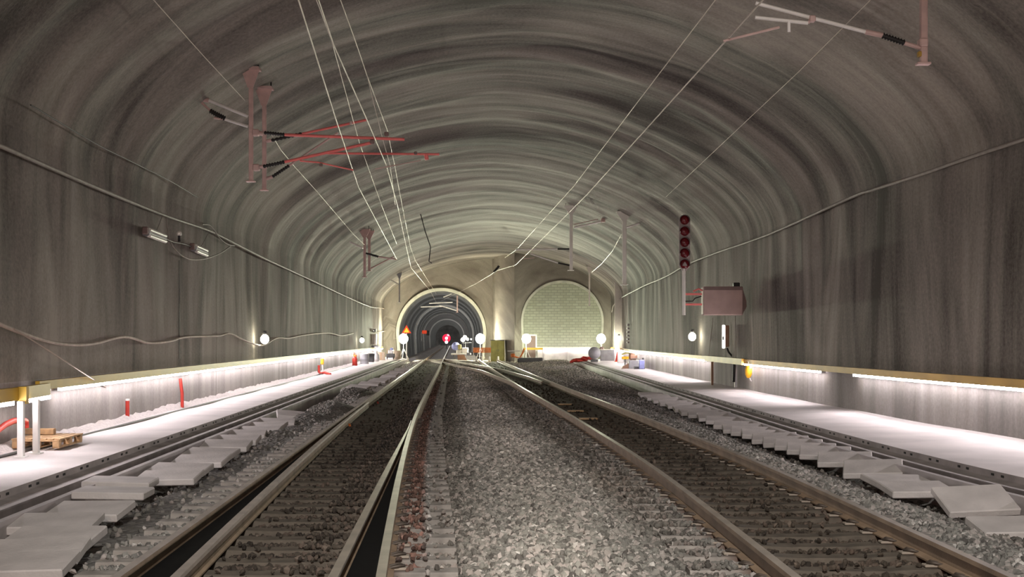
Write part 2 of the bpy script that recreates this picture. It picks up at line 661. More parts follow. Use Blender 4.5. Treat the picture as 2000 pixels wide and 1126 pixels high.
def shell(name, prof, s0, material):
    prof = np.array(prof)
    ys = np.concatenate([np.arange(Y_NEAR, 60, 0.3), np.arange(60, 124.5, 0.5)])
    wl, wr = wall_l(ys), wall_r(ys)
    cx, a = (wl + wr) / 2, (wr - wl) / 2
    X = cx[:, None] + a[:, None] * prof[:, 0][None, :]
    Z = np.repeat(prof[:, 1][None, :], len(ys), 0)
    seg = np.sqrt(np.diff(prof[:, 0] * 8) ** 2 + np.diff(prof[:, 1]) ** 2)
    s = s0 + np.concatenate([[0], np.cumsum(seg)])
    Yg = np.repeat(ys[:, None], len(s), 1)
    Sg = np.repeat(s[None, :], len(ys), 0)
    up = np.clip((Z - 1.3) / 2.5, 0.12, 1)
    wy = Yg + 2.2 * value_noise(Yg * 0.08, Sg * 0.16, 31) + 0.9 * value_noise(Yg * 0.25, Sg * 0.4, 32)
    n = (value_noise(wy * 0.40, Sg * 0.09, 1) * 0.30 + value_noise(wy * 0.95, Sg * 0.17, 2) * 0.13
         + value_noise(wy * 2.0, Sg * 0.4, 3) * 0.045 + value_noise(Yg * 0.5, Sg * 0.5, 4) * 0.07) * up * (0.7 + 0.3 * np.clip((Z - Z0) / 1.2, 0, 1))
    nx = np.where(np.abs(prof[:, 0]) > 0.999, np.sign(prof[:, 0]), prof[:, 0])
    nz = np.clip((prof[:, 1] - Z0) / HC, 0, 1)
    ln = np.sqrt(nx ** 2 + nz ** 2)
    X = X + n * (nx / ln)[None, :]
    Z = Z + n * (nz / ln)[None, :]
    V = np.stack([X, Yg, Z], -1).reshape(-1, 3)
    ny, ns = len(ys), len(s)
    idx = np.arange(ny * ns).reshape(ny, ns)
    q = np.stack([idx[:-1, :-1], idx[:-1, 1:], idx[1:, 1:], idx[1:, :-1]], -1).reshape(-1, 4)
    me = bpy.data.meshes.new(name)
    me.from_pydata(V.tolist(), [], q.tolist())
    uv = me.uv_layers.new(name='run')
    uvv = np.stack([Yg, Sg], -1).reshape(-1, 2)[q.reshape(-1)]
    uv.data.foreach_set('uv', uvv.astype(np.float32).reshape(-1))
    me.polygons.foreach_set('use_smooth', [True] * len(me.polygons))
    me.materials.append(material)
    if name != 'ceiling':   # cast concrete foot of the wall below the hand rail
        me.materials.append(M['foot'])
        low = Z.reshape(-1)[q].max(1) < 1.0
        me.polygons.foreach_set('material_index', low.astype(np.int32))
    me.update()
    o = bpy.data.objects.new(name, me)
    COL.objects.link(o)
    tag(o, kind='structure')
    return o, s[-1]


pl_, pa_, pr_ = profile_points()
wl_o, s1 = shell('wall_left', pl_, 0.0, M['wall'])
ce_o, s2 = shell('ceiling', pa_, s1, M['ceil'])
wr_o, s3 = shell('wall_right', pr_, s2, M['wall'])


def horseshoe(cx, cz, r, zb, n=40):
    a0 = math.asin(max(-1, (zb - cz) / r)) if (cz - zb) < r * 0.35 else None
    pts = []
    for i in range(n + 1):
        t = math.pi * i / n
        pts.append((cx - r * math.cos(t), cz + r * math.sin(t)))
    pts = [(cx - r * 0.96, zb)] + pts + [(cx + r * 0.96, zb)]
    return pts


def end_wall(name, x0, x1, y, top, hole):
    bm = bmesh.new()
    out = [bm.verts.new((x, y, z)) for x, z in ((x0, -0.5), (x0, top), (x1, top), (x1, -0.5))]
    inn = [bm.verts.new((x, y, z)) for x, z in hole]
    es = [bm.edges.new((out[0], out[1])), bm.edges.new((out[1], out[2])), bm.edges.new((out[2], out[3]))]
    for a_, b_ in zip(inn[:-1], inn[1:]):
        es.append(bm.edges.new((a_, b_)))
    es.append(bm.edges.new((out[0], inn[0])))
    es.append(bm.edges.new((inn[-1], out[3])))
    bmesh.ops.triangle_fill(bm, use_beauty=True, edges=es)
    for i in range(2):
        bmesh.ops.subdivide_edges(bm, edges=[e for e in bm.edges if e.calc_length() > 1.2], cuts=1, use_grid_fill=False)
        bmesh.ops.triangulate(bm, faces=bm.faces)
    me = bpy.data.meshes.new(name)
    bm.to_mesh(me)
    bm.free()
    uv = me.uv_layers.new(name='run')
    cxh = sum(p[0] for p in hole) / len(hole)
    for lp in me.loops:
        co = me.vertices[lp.vertex_index].co
        r = math.hypot(co.x - cxh, co.z - 2.2)
        w = math.atan2(co.z - 2.2, co.x - cxh)
        uv.data[lp.index].uv = (r * 1.1, w * 6)
    me.materials.append(M['rock'])
    o = bpy.data.objects.new(name, me)
    COL.objects.link(o)
    return tag(o, kind='structure')


TX = -6.48
hole_l = horseshoe(TX, 2.20, 3.85, -0.5)
end_wall('wall_back_portal', -13.0, -1.5, Y_L, 9.6, hole_l)
AX = 4.16
hole_r = horseshoe(AX, 3.07, 3.24, -0.5)
end_wall('wall_back_arch', 0.2, 9.2, Y_R, 9.6, hole_r)
# rock pillar between the two tubes
bm = bmesh.new()
nu, nv = 14, 40
grid = []
for i in range(nu + 1):
    for j in range(nv + 1):
        t = i / nu
        z = -0.5 + 10.1 * j / nv
        x = -1.8 + (0.3 + 1.8) * t
        y = Y_L + 0.02 + (Y_R - Y_L) * t
        o_ = 0.9 * math.sin(math.pi * t) * (1 - 0.04 * z)
        x -= 0.5 * o_
        y -= 0.9 * o_
        nn = float(value_noise(np.array([t * 3.0 + z * 0.25]), np.array([z * 0.45]), 9)[0])
        y += nn * 0.9
        grid.append(bm.verts.new((x, y, z)))
uvl = bm.loops.layers.uv.new('run')
for i in range(nu):
    for j in range(nv):
        f = bm.faces.new([grid[i * (nv + 1) + j], grid[(i + 1) * (nv + 1) + j], grid[(i + 1) * (nv + 1) + j + 1], grid[i * (nv + 1) + j + 1]])
        f.smooth = True
        for lp in f.loops:
            lp[uvl].uv = (lp.vert.co.x * 1.2 + lp.vert.co.z * 0.9, lp.vert.co.z * 0.8 - lp.vert.co.x * 2)
me = bpy.data.meshes.new('wall_back_pillar')
bm.to_mesh(me)
bm.free()
me.materials.append(M['rock'])
po = bpy.data.objects.new('wall_back_pillar', me)
COL.objects.link(po)
tag(po, kind='structure')


# rims of the two arches (concrete collars standing proud of the rock)
def ring(name, prof_in, thick, y0, y1, material, slope=0.0):
    """Collar of the given inner outline, thick metres wide, from y0 to y1."""
    cx = sum(p[0] for p in prof_in) / len(prof_in)
    m_ = MB()
    n = len(prof_in)
    vs = []
    for k, (yy, out) in enumerate(((y0, 0), (y0, 1), (y1, 1), (y1, 0))):
        for (x, z) in prof_in:
            dx, dz = x - cx, z - 2.4
            l_ = math.hypot(dx, dz)
            vs.append((x + (dx / l_ * thick if out else 0) + slope * (yy - y0), yy, z + (max(dz, 0) / l_ * thick if out else 0)))
    fs = []
    for k in range(4):
        k2 = (k + 1) % 4
        for i in range(n - 1):
            fs.append((k * n + i, k * n + i + 1, k2 * n + i + 1, k2 * n + i))
    m_.add(vs, fs, 0, False)
    o = m_.build(name, material)
    return tag(o, kind='structure')


ring('trim_1', hole_l, 0.28, Y_L - 0.35, Y_L + 0.4, M['rim'])
ring('trim_2', hole_r, 0.18, Y_R - 0.12, Y_R + 0.55, M['rim'])

# the tube that goes on: lining, and joint rings with the edge light put into their white
TS = -0.046
ys_t = list(np.arange(Y_L, 430, 4.0))
mt = MB()
mt.sweep([(x - TX, z) for x, z in hole_l], ys_t, lambda y: TX + TS * (y - Y_L), smooth=True)
tag(mt.build('wall_tube', M['lining']), kind='structure')
for i, yy in enumerate((170.0, 219.0, 287.0)):
    hp = horseshoe(TX + TS * (yy - Y_L), 2.20, 3.62, -0.5)
    ring('trim_%d' % (i + 3), hp, 0.28, yy, yy + 0.6, M['white'])
for yy in np.arange(130, 425, 13.0):
    yy = float(yy)
    lamp('tube_glow', 'POINT', (TX + TS * (yy - Y_L) + 0.6, yy, 2.9), 170, (0.98, 0.97, 0.93), 0.15)  # added fill lights along the tube, without fixtures
mw = MB().prism([(-10, -0.6), (-10, 8), (2, 8), (2, -0.6)], 429, 429.4)
tag(mw.build('wall_tube_far', M['lining'], loc=(TX + TS * 300 + 4, 0, 0)), kind='structure')
mt = MB()
mt.sweep([(-3.75, -0.3), (-2.55, -0.02), (-2.35, -0.02), (-2.3, -0.3), (2.3, -0.3), (2.35, 0.0), (3.75, 0.0)], ys_t, lambda y: TX + TS * (y - Y_L))
tag(mt.build('floor_tube', M['edge']), kind='structure')

# walled-off tube: block wall, door opening
DX0, DX1, DZ1 = 1.22, 1.96, 1.92
bw = MB()
yb = Y_R + 0.5
bw.box(((AX - 3.4 + DX0) / 2, yb, 3.0), (DX0 - (AX - 3.4), 0.3, 7.2))
bw.box(((AX + 3.4 + DX1) / 2, yb, 3.0), (AX + 3.4 - DX1, 0.3, 7.2))
bw.box(((DX0 + DX1) / 2, yb, (DZ1 + 6.6) / 2), (DX1 - DX0, 0.3, 6.6 - DZ1))
tag(bw.build('wall_blocks', M['block']), kind='structure')
dm = MB()
dm.box(((DX0 + DX1) / 2 - 0.12, yb + 0.25, 0.85), (DX1 - DX0 + 0.3, 0.06, 2.2))
tag(dm.build('door_1', M['cabinet']), kind='structure')
fm = MB()
for xx in (DX0 - 0.05, DX1 + 0.05):
    fm.box((xx, yb - 0.16, 0.85), (0.12, 0.12, 2.25))
fm.box(((DX0 + DX1) / 2, yb - 0.16, DZ1 + 0.06), (DX1 - DX0 + 0.22, 0.12, 0.12))
tag(fm.build('trim_6', M['white']), kind='structure')

# ------------------------------------------------------------------ ground
HEAPS = []   # (x, y, rx, ry, h)
for (px, py, rx, ry, h) in ((650, 797, 0.55, 1.6, 0.30), (600, 812, 0.5, 1.3, 0.27), (545, 838, 0.45, 0.9, 0.2), (690, 765, 0.5, 2.4, 0.24),
                            (1120, 725, 1.0, 4.0, 0.25), (1150, 745, 0.8, 3.0, 0.20), (1090, 705, 1.6, 6.0, 0.22)):
    g_ = PZ(px, py, -0.1)
    HEAPS.append((g_.x, g_.y, rx, ry, h))


def ground_z(x, y):
    x = np.asarray(x, float)
    y = np.asarray(y, float)
    xa, xd = rail_a(y), rail_d(y)
    xe = np.interp(y, EY_, EX_)
    z = np.full(np.broadcast(x, y).shape, -0.235)
    # ditch beside each trough
    el, er = edge_l(y), edge_r(y)
    dl = np.clip(1 - np.abs(x - (el + 0.78)) / 0.5, 0, 1)
    dr = np.clip(1 - np.abs(x - (er - 0.78)) / 0.5, 0, 1)
    z = z - 0.24 * dl - 0.24 * dr
    ll = np.clip((edge_l(y) + 2.05 - x) / 0.3, 0, 1) * np.clip((33 - y) / 4, 0, 1)
    rr = np.clip((x - edge_r(y) + 1.8) / 0.3, 0, 1) * np.clip((44 - y) / 4, 0, 1)
    z = z - 0.075 * ll - 0.075 * rr
    # crown of loose ballast between the tracks
    mid = (xd + 0.55 + xe - 0.5) / 2
    half = np.maximum((xe - 0.5 - xd - 0.55) / 2, 0.3)
    z = z + 0.075 * np.clip(1 - ((x - mid) / half) ** 2, 0, 1)
    # ballast outside the far rail of the plain track
    z = z + 0.05 * np.clip(1 - np.abs(x - (xe + 2.15)) / 0.5, 0, 1)
    for (hx, hy, rx, ry, h) in HEAPS:
        z = z + h * np.exp(-((x - hx) / rx) ** 2 - ((y - hy) / ry) ** 2)
    z = z + value_noise(x * 1.7, y * 1.7, 5) * 0.035
    return z


EY_ = np.linspace(-14, 124, 600)
EX_ = np.where(EY_ < 5, 2.02, smooth_interp(E_PTS, np.maximum(EY_, 5)))


def dirt_light_at(x, y):
    """Stain of the ballast: rust beside the rails, oil between them, dusty and pale elsewhere, floodlight put into the far end."""
    x = np.asarray(x, float)
    y = np.asarray(y, float)
    c = np.ones(x.shape + (3,))
    xa, xd = rail_a(y), rail_d(y)
    xe = np.interp(y, EY_, EX_)
    n = value_noise(x * 0.8, y * 0.35, 11)

    def put(w, col):
        w = np.clip(w, 0, 1)[..., None]
        c[:] = c * (1 - w) + np.array(col) * w
    def band(lo, hi, s=0.12):
        return np.clip((x - lo) / s, 0, 1) * np.clip((hi - x) / s, 0, 1)
    put(0.95 * band(xa - 0.1, xd + 0.1), (0.24, 0.19, 0.155))
    put(0.95 * band(xe - 0.05, xe + 1.55), (0.27, 0.21, 0.165))
    put(0.85 * band(xd + 0.05, xd + 0.34, 0.06), (0.50, 0.24, 0.18))
    put(0.55 * band(xd + 0.34, xd + 1.0, 0.1), (0.55, 0.5, 0.46))
    put((0.45 + n) * band(xe - 0.95, xe - 0.1, 0.2), (0.6, 0.52, 0.46))
    put(0.55 * band(edge_l(y) + 0.6, xa - 0.75, 0.2), (0.42, 0.38, 0.35))
    put(0.55 * band(xe + 2.5, edge_r(y) - 0.6, 0.2), (0.42, 0.36, 0.33))
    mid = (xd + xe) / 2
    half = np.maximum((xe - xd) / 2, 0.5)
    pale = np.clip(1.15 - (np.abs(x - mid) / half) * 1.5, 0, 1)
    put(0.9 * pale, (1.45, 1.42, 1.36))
    put(0.65 * np.clip(1 - np.abs(np.abs(x - mid) / half - 0.72) / 0.22, 0, 1) * (x > xd + 0.4) * (x < xe - 0.1), (0.55, 0.5, 0.46))
    c = c * (1.0 + 0.5 * n[..., None])
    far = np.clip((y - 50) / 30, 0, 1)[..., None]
    c = c * (1 - far) + far * (0.6 * c + np.array((1.35, 1.42, 1.2)))  # far ballast brightened, floodlight put into the colour
    return np.clip(c, 0.05, 1.7)


gx = np.linspace(0, 1, 90)
gy = np.concatenate([np.arange(-14, 6, 2.0), np.arange(6, 40, 0.25), np.arange(40, 124.1, 0.7)])
Yg = np.repeat(gy[:, None], len(gx), 1)
X0, X1 = edge_l(gy) + 0.1, edge_r(gy) - 0.1
Xg = X0[:, None] + (X1 - X0)[:, None] * gx[None, :]
Zg = ground_z(Xg, Yg)
V = np.stack([Xg, Yg, Zg], -1).reshape(-1, 3)
idx = np.arange(V.shape[0]).reshape(Xg.shape)
q = np.stack([idx[:-1, :-1], idx[:-1, 1:], idx[1:, 1:], idx[1:, :-1]], -1).reshape(-1, 4)
me = bpy.data.meshes.new('floor')
me.from_pydata(V.tolist(), [], q.tolist())
ca = me.color_attributes.new('dirt_light', 'FLOAT_COLOR', 'POINT')
dcol = dirt_light_at(Xg, Yg).reshape(-1, 3)
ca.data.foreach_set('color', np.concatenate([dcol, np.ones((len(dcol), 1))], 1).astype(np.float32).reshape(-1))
me.polygons.foreach_set('use_smooth', [True] * len(me.polygons))
me.materials.append(M['bed'])
fo = bpy.data.objects.new('floor', me)
COL.objects.link(fo)
tag(fo, kind='structure')

# ------------------------------------------------------------------ walkways and cable troughs on both sides
ys_w = list(np.concatenate([np.arange(-14, 40, 0.5), np.arange(40, 122.1, 1.0)]))
for side, nm in ((-1, 'left'), (1, 'right')):
    ed = edge_l if side < 0 else edge_r
    wa = wall_l if side < 0 else wall_r
    y_end = 121.6 if side < 0 else 109.6
    yy = [y for y in ys_w if y < y_end]
    wm = MB()
    xs_w, xs_e = wa(np.array(yy)), ed(np.array(yy))
    vs, fs = [], []
    prof_n = 6
    for i, y in enumerate(yy):
        xw, xe_ = xs_w[i] + side * 0.3, xs_e[i]
        wob = 0.012 * math.sin(y * 0.9)
        vs += [(xw, y, 0.03), (xw - side * 0.62, y, 0.02 + wob), (xe_, y, 0.0), (xe_, y, -0.085), (xe_ - side * 0.19, y, -0.10), (xe_ - side * 0.19, y, -0.5)]
    for i in range(len(yy) - 1):
        for k in range(prof_n - 1):
            wm.add([], [], 0)
            wm.f.append([i * prof_n + k, i * prof_n + k + 1, (i + 1) * prof_n + k + 1, (i + 1) * prof_n + k])
            wm.m.append(0 if k < 2 else 1)
            wm.sm.append(False)
    wm.v = vs
    # pairs of drain slots along the face of the kerb
    y = 9.0
    while y < 60:
        for dy in (0.0, 0.28):
            wm.box((float(ed(y + dy)) - side * 0.002, y + dy, -0.045), (0.008, 0.085, 0.028), 2)
        y += 1.05
    o = wm.build('floor_walkway_' + nm, [M['concrete'], M['edge'], M['dark']])
    tag(o, kind='structure')
    # U-shaped trough, its cover slabs taken off
    pr = [(-0.225, -0.45), (-0.225, -0.085), (-0.305, -0.085), (-0.315, -0.22), (-0.515, -0.22), (-0.525, -0.085), (-0.605, -0.085), (-0.605, -0.5)]
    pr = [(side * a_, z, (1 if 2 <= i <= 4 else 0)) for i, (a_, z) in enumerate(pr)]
    tm = MB()
    tm.sweep(pr, yy, ed)
    o = tm.build('cable_trough', [M['trough'], M['trough_in']])
    tag(o, 'open concrete cable trough along the walkway on the ' + ('pallet' if side < 0 else 'signal mast') + ' side of the tunnel', 'cable trough')
    # pale grit swept against the foot of the wall
    gm = MB()
    yg = list(np.arange(12, y_end - 1, 0.22))
    for i in range(len(yg) - 1):
        pass
    prof = []
    vs, fs = [], []
    for i, y in enumerate(yg):
        xw = float(wa(y))
        w_ = 0.16 + 0.13 * float(value_noise(np.array([y * 1.3]), np.array([side * 3.0]), 21)[0]) + 0.04 * random.random()
        h_ = 0.05 + 0.06 * random.random() + 0.05 * float(value_noise(np.array([y * 1.7]), np.array([7.0 + side]), 22)[0])
        vs += [(xw + side * 0.15, y, h_ + 0.05), (xw - side * w_ * 0.5, y, h_ * 0.7 + 0.04), (xw - side * w_ * 1.6, y, 0.015)]
    fs = []
    for i in range(len(yg) - 1):
        for k in range(2):
            fs.append((i * 3 + k, i * 3 + k + 1, (i + 1) * 3 + k + 1, (i + 1) * 3 + k))
    gm.add(vs, fs, 0, True)
    if side < 0:
        tag(gm.build('grit', M['grit']), 'pale grit swept along the foot of the pallet-side wall', 'grit', kind='stuff')

# thin line of a cable laid along the walkway of the pallet side
lm = MB().tube([(float(wall_l(y)) + 0.42, y, 0.035) for y in np.arange(15, 100, 1.5)], 0.022, 6)
tag(lm.build('ground_cable', M['cable_dark']), 'dark cable lying along the walkway beside the pallets and red posts', 'cable')

# ------------------------------------------------------------------ rails
RAIL = [(-0.035, 0.0, 0), (0.035, 0.0, 1), (0.036, -0.036, 1), (0.009, -0.05, 1), (0.009, -0.135, 1), (0.07, -0.155, 1), (0.07, -0.168, 1),
        (-0.07, -0.168, 1), (-0.07, -0.155, 1), (-0.009, -0.135, 1), (-0.009, -0.05, 1), (-0.036, -0.036, 1)]
BLADE = [(-0.034, -0.004, 0), (0.034, -0.004, 0), (0.034, -0.036, 1), (0.012, -0.05, 1), (0.012, -0.13, 1), (0.036, -0.145, 1), (0.036, -0.158, 1),
         (-0.036, -0.158, 1), (-0.036, -0.145, 1), (-0.012, -0.13, 1), (-0.012, -0.05, 1), (-0.034, -0.036, 1)]


def make_rail(prof, y0, y1, xf, label, scale=None, step=1.0):
    ys_ = list(np.arange(y0, y1, step)) + [y1]
    m_ = MB()
    m_.sweep(prof, ys_, xf, closed=True, m=1, scale=scale)
    o = m_.build('rail', [M['steel_head'], M['steel_rust']])
    return tag(o, label, 'rail', 'rails of the two tracks')


make_rail(RAIL, 4.5, 330, lambda y: np.where(y < 122, rail_a(y), rail_a(y)), 'outer rail of the track into the tube, next to the pallet-side cover slabs')
make_rail(BLADE, 4.5, 35, rail_b, 'switch rail lying open beside the outer rail on the pallet side, black gap between them', scale=lambda y: 1.0 if y < 24 else max(0.3, 1 - (y - 24) / 15))
make_rail(BLADE, 4.5, 27, rail_c, 'bright switch rail that closes to a point against the inner rail of the tube track', scale=lambda y: 1.0 if y < 17 else max(0.22, 1 - (y - 17) / 12.5))
make_rail(RAIL, 4.5, 330, rail_d, 'inner rail of the track into the tube, beside the central ballast and rusty stain')
make_rail(RAIL, 4.5, 109, rail_e, 'inner rail of the signal-side track, bordering the broad central ballast')
make_rail(RAIL, 4.5, 109, rail_f, 'outer rail of the signal-side track, brown web, next to the tilted cover slabs')
R1 = [(46, 0.33), (52, -0.03), (59.2, -0.66), (71, -1.6), (88.8, -4.0), (104, -6.1), (112, -7.2)]
R3 = [(51.4, 1.2), (58.4, 0.76), (72.3, -0.44), (83.6, -1.87), (97, -3.65), (109, -5.3), (114, -5.95)]
make_rail(BLADE, 47, 111, lambda y: smooth_interp(R1, y), 'curved crossover rail leaving the inner rail of the signal-side track', step=1.0)
make_rail(BLADE, 52, 113.5, lambda y: smooth_interp(R3, y), 'second curved crossover rail, between the tracks in the far yard', step=1.0)

# black strips that paint the shade into the gaps of the points
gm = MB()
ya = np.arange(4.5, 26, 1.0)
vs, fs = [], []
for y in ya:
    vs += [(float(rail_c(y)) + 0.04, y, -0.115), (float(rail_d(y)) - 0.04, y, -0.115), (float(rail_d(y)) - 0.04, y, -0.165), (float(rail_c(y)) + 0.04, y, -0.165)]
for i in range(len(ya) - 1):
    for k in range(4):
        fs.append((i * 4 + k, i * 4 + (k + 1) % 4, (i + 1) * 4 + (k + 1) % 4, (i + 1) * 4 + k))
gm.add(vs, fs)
tag(gm.build('shade_strip', M['gap_shade']), 'black strip of painted shade in the wedge where the switch rail closes', 'slide plate')  # stands in for shade in the gap, not a real slide plate
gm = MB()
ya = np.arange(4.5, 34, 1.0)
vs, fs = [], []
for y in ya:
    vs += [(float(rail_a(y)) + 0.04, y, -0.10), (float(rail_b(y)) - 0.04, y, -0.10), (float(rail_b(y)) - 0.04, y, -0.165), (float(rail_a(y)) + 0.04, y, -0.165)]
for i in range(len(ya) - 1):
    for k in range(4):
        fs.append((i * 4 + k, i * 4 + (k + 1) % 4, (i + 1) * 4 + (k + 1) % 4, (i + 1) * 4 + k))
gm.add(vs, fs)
tag(gm.build('shade_strip', M['gap_shade']), 'long black strip of painted shade between outer rail and open switch rail', 'slide plate')  # stands in for shade in the gap, not a real slide plate

# ------------------------------------------------------------------ sleepers
ORD = ['first', 'second', 'third', 'fourth', 'fifth', 'sixth', 'seventh', 'eighth', 'ninth', 'tenth', 'eleventh', 'twelfth', 'thirteenth', 'fourteenth', 'fifteenth', 'sixteenth',
       'seventeenth', 'eighteenth', 'nineteenth']
TENS = {2: ('twenty', 'twentieth'), 3: ('thirty', 'thirtieth'), 4: ('forty', 'fortieth'), 5: ('fifty', 'fiftieth'), 6: ('sixty', 'sixtieth'), 7: ('seventy', 'seventieth'),
        8: ('eighty', 'eightieth'), 9: ('ninety', 'ninetieth')}


def ordinal(n):
    if n <= 19:
        return ORD[n - 1]
    if n >= 100:
        return 'hundredth' if n == 100 else 'hundred and ' + ordinal(n - 100)
    t, u = divmod(n, 10)
    return TENS[t][1] if u == 0 else TENS[t][0] + '-' + ORD[u - 1]


sl = MB()
hl = 1.30
prof = [(-0.15, -0.40), (-0.125, -0.185), (-0.11, -0.172), (0.11, -0.172), (0.125, -0.185), (0.15, -0.40)]
xsn = np.linspace(-hl, hl, 14)
vs, fs = [], []
for x in xsn:
    d = 0.012 * (abs(x) < 0.45)
    vs += [(x, y_, z_ - (d if z_ > -0.3 else 0)) for y_, z_ in prof]
n_ = len(prof)
for i in range(len(xsn) - 1):
    for k in range(n_ - 1):
        fs.append((i * n_ + k, i * n_ + k + 1, (i + 1) * n_ + k + 1, (i + 1) * n_ + k))
fs.append(list(range(n_)))
fs.append(list(range((len(xsn) - 1) * n_, len(xsn) * n_))[::-1])
sl.add(vs, fs)
sleeper_me = sl.mesh('sleeper', M['sleeper'])
cl = MB()   # elastic clip: bent bar and pad
cl.tube([(-0.03, -0.05, 0.02), (0.03, -0.06, 0.035), (0.075, 0.0, 0.03), (0.03, 0.06, 0.035), (-0.03, 0.05, 0.02)], 0.011, 6)
cl.bbox((0.05, 0.0, 0.008), (0.11, 0.10, 0.022), 0.005, 1)
clip_me = cl.mesh('rail_clip', [M['clip'], M['clip_ins']])

FIRST_VIS = None
n_sl = 0
stuff_sl = MB()
for tr in (0, 1):
    y = 7.4 + 0.2 * tr
    k = 0
    while y < 116:
        xc = float(rail_a(y) + rail_d(y)) / 2 if tr == 0 else float(np.interp(y, EY_, EX_)) + 0.75
        if tr == 1 and y > 107:
            break
        wide = 1.0 + (0.13 * max(0, min(1, (33 - y) / 20)) if tr == 0 else 0.0)
        py_ = HOR + (EYE + 0.172) * F / (y - 0.11)
        if y < 98:
            o = bpy.data.objects.new('sleeper', sleeper_me)
            COL.objects.link(o)
            o.location = (xc, y, random.uniform(-0.004, 0.004))
            o.scale = (wide, 1, 1)
            o.rotation_euler = (0, 0, (0.044 if tr == 0 else 0.02) + random.uniform(-0.006, 0.006))
            if py_ < 1140:
                k += 1
            if k == 0:
                lb = 'concrete sleeper just below the picture edge, ' + ('tube track with switch rails' if tr == 0 else 'signal-side track')
            else:
                lb = ordinal(k) + ' concrete sleeper counted from the picture bottom, ' + ('tube track with switch rails' if tr == 0 else 'signal-side track')
            tag(o, lb, 'sleeper', 'sleepers of the tube track' if tr == 0 else 'sleepers of the signal-side track')
            if y < 30:
                rl = (rail_a, rail_d) if tr == 0 else (rail_e, rail_f)
                for rf in rl:
                    for sd in (-1, 1):
                        if tr == 0 and ((rf is rail_a and sd > 0) or (rf is rail_d and sd < 0)):
                            continue
                        c = bpy.data.objects.new('rail_clip', clip_me)
                        COL.objects.link(c)
                        c.parent = o
                        c.location = ((float(rf(np.array([y]))[0]) + sd * 0.062 - xc) / wide, 0, -0.165)
                        c.rotation_euler = (0, 0, 0 if sd > 0 else math.pi)
            n_sl += 1
        else:
            stuff_sl.box((xc, y, -0.29), (2.6, 0.24, 0.23))
        y += 0.6
        if tr == 0 and False:
            break
tag(stuff_sl.build('sleeper_bed', M['edge']), 'far faint sleepers under both tracks before the end walls', 'sleepers', kind='stuff')

# three pale boards lying across the signal-side track
for i, (px, py, wd) in enumerate(((1104, 789, 28), (1124, 802, 32), (1149, 817, 36))):
    c = PZ(px, py, -0.15)
    w_ = wd / F * c.y
    o = MB().bbox((0, 0, 0), (w_, 0.30, 0.03), 0.006).build('board', M['wood'], loc=(c.x, c.y, -0.15))
    tag(o, ('farthest', 'middle', 'largest and closest')[i].replace('farthest', 'smallest and most distant').replace('largest and closest', 'largest') + ' of three short boards lying between the rails of the signal-side track', 'board', 'boards in the signal-side track')

# ------------------------------------------------------------------ loose ballast
def stones():
    col = bpy.data.collections.new('stone_kinds')
    for i in range(7):
        r = random.Random(40 + i)
        bm = bmesh.new()
        bmesh.ops.create_icosphere(bm, subdivisions=1, radius=0.5)
        for v in bm.verts:
            v.co *= r.uniform(0.72, 1.18)
            v.co.x *= 1.25
            v.co.z *= 0.75
        me = bpy.data.meshes.new('stone')
        bm.to_mesh(me)
        bm.free()
        me.materials.append(M['stone'])
        col.objects.link(bpy.data.objects.new('stone', me))
    return col


def scatter(y0, y1, dens, smin, smax):
    n = int((y1 - y0) * 12 * dens)
    y = rng.uniform(y0, y1, n)
    xl, xr = edge_l(y) + 0.66, edge_r(y) - 0.66
    x = xl + (xr - xl) * rng.uniform(0, 1, n)
    lim = np.abs(x) < (1040 / F * y + 0.3)
    keep = lim.copy()
    xa, xd, xe = rail_a(y), rail_d(y), np.interp(y, EY_, EX_)
    xb, xc = rail_b(y), rail_c(y)
    # keep the rails, switch gaps and most sleeper tops clear
    for rr in (xa, xd, xe, xe + 1.5):
        keep &= np.abs(x - rr) > 0.085
    keep &= ~((x > xa) & (x < xb + 0.06) & (y < 35))
    keep &= ~((x > xc - 0.06) & (x < xd) & (y < 28))
    r1 = smooth_interp(R1, y)
    r3 = smooth_interp(R3, y)
    keep &= ~((np.abs(x - r1) < 0.08) & (y > 47))
    keep &= ~((np.abs(x - r3) < 0.08) & (y > 51))
    ph0 = np.abs(((y - 7.4 + 0.3) % 0.6) - 0.3)
    ph1 = np.abs(((y - 7.6 + 0.3) % 0.6) - 0.3)
    on0 = (x > xa - 0.62) & (x < xd + 0.62) & (ph0 < 0.15)
    on1 = (x > xe - 0.55) & (x < xe + 1.62) & (ph1 < 0.15)
    spill = rng.uniform(0, 1, n)
    nearrail = (np.abs(x - xc) < 0.5) & (x < xc) & (y < 40)
    rusty = (x > xd + 0.08) & (x < xd + 0.36)
    keep &= ~(on0 & (spill > np.where(nearrail, 0.4, np.where(rusty, np.clip((y - 9) / 8, 0.2, 0.9), 0.05))))
    keep &= ~(on1 & (spill > np.where((x < xe - 0.12) | (x > xe + 1.62), 0.5, 0.06)))
    # ditch beside the troughs is bare
    keep &= ~((x < edge_l(y) + 1.92) & (y < 31) & (spill > 0.05))
    keep &= ~((x < edge_l(y) + 1.05) & (spill > 0.25))
    keep &= ~((x > edge_r(y) - 1.62 - 0.2 * (y < 20)) & (y < 42) & (spill > 0.05))
    keep &= ~((x > edge_r(y) - 1.05) & (spill > 0.25))
    x, y = x[keep], y[keep]
    on = (on0 | on1)[keep]
    z = ground_z(x, y) + rng.uniform(-0.008, 0.022, len(x))
    inside = (((x > rail_a(y) - 0.62) & (x < rail_d(y) + 0.62)) | ((x > np.interp(y, EY_, EX_) - 0.55) & (x < np.interp(y, EY_, EX_) + 1.62)))
    z = np.where(inside & ~on, np.minimum(z, -0.222), z)
    z = np.where(on, -0.158, z)
    s = rng.uniform(smin, smax, len(x)) * np.where(on, 0.75, 1.0)
    return x, y, z, s


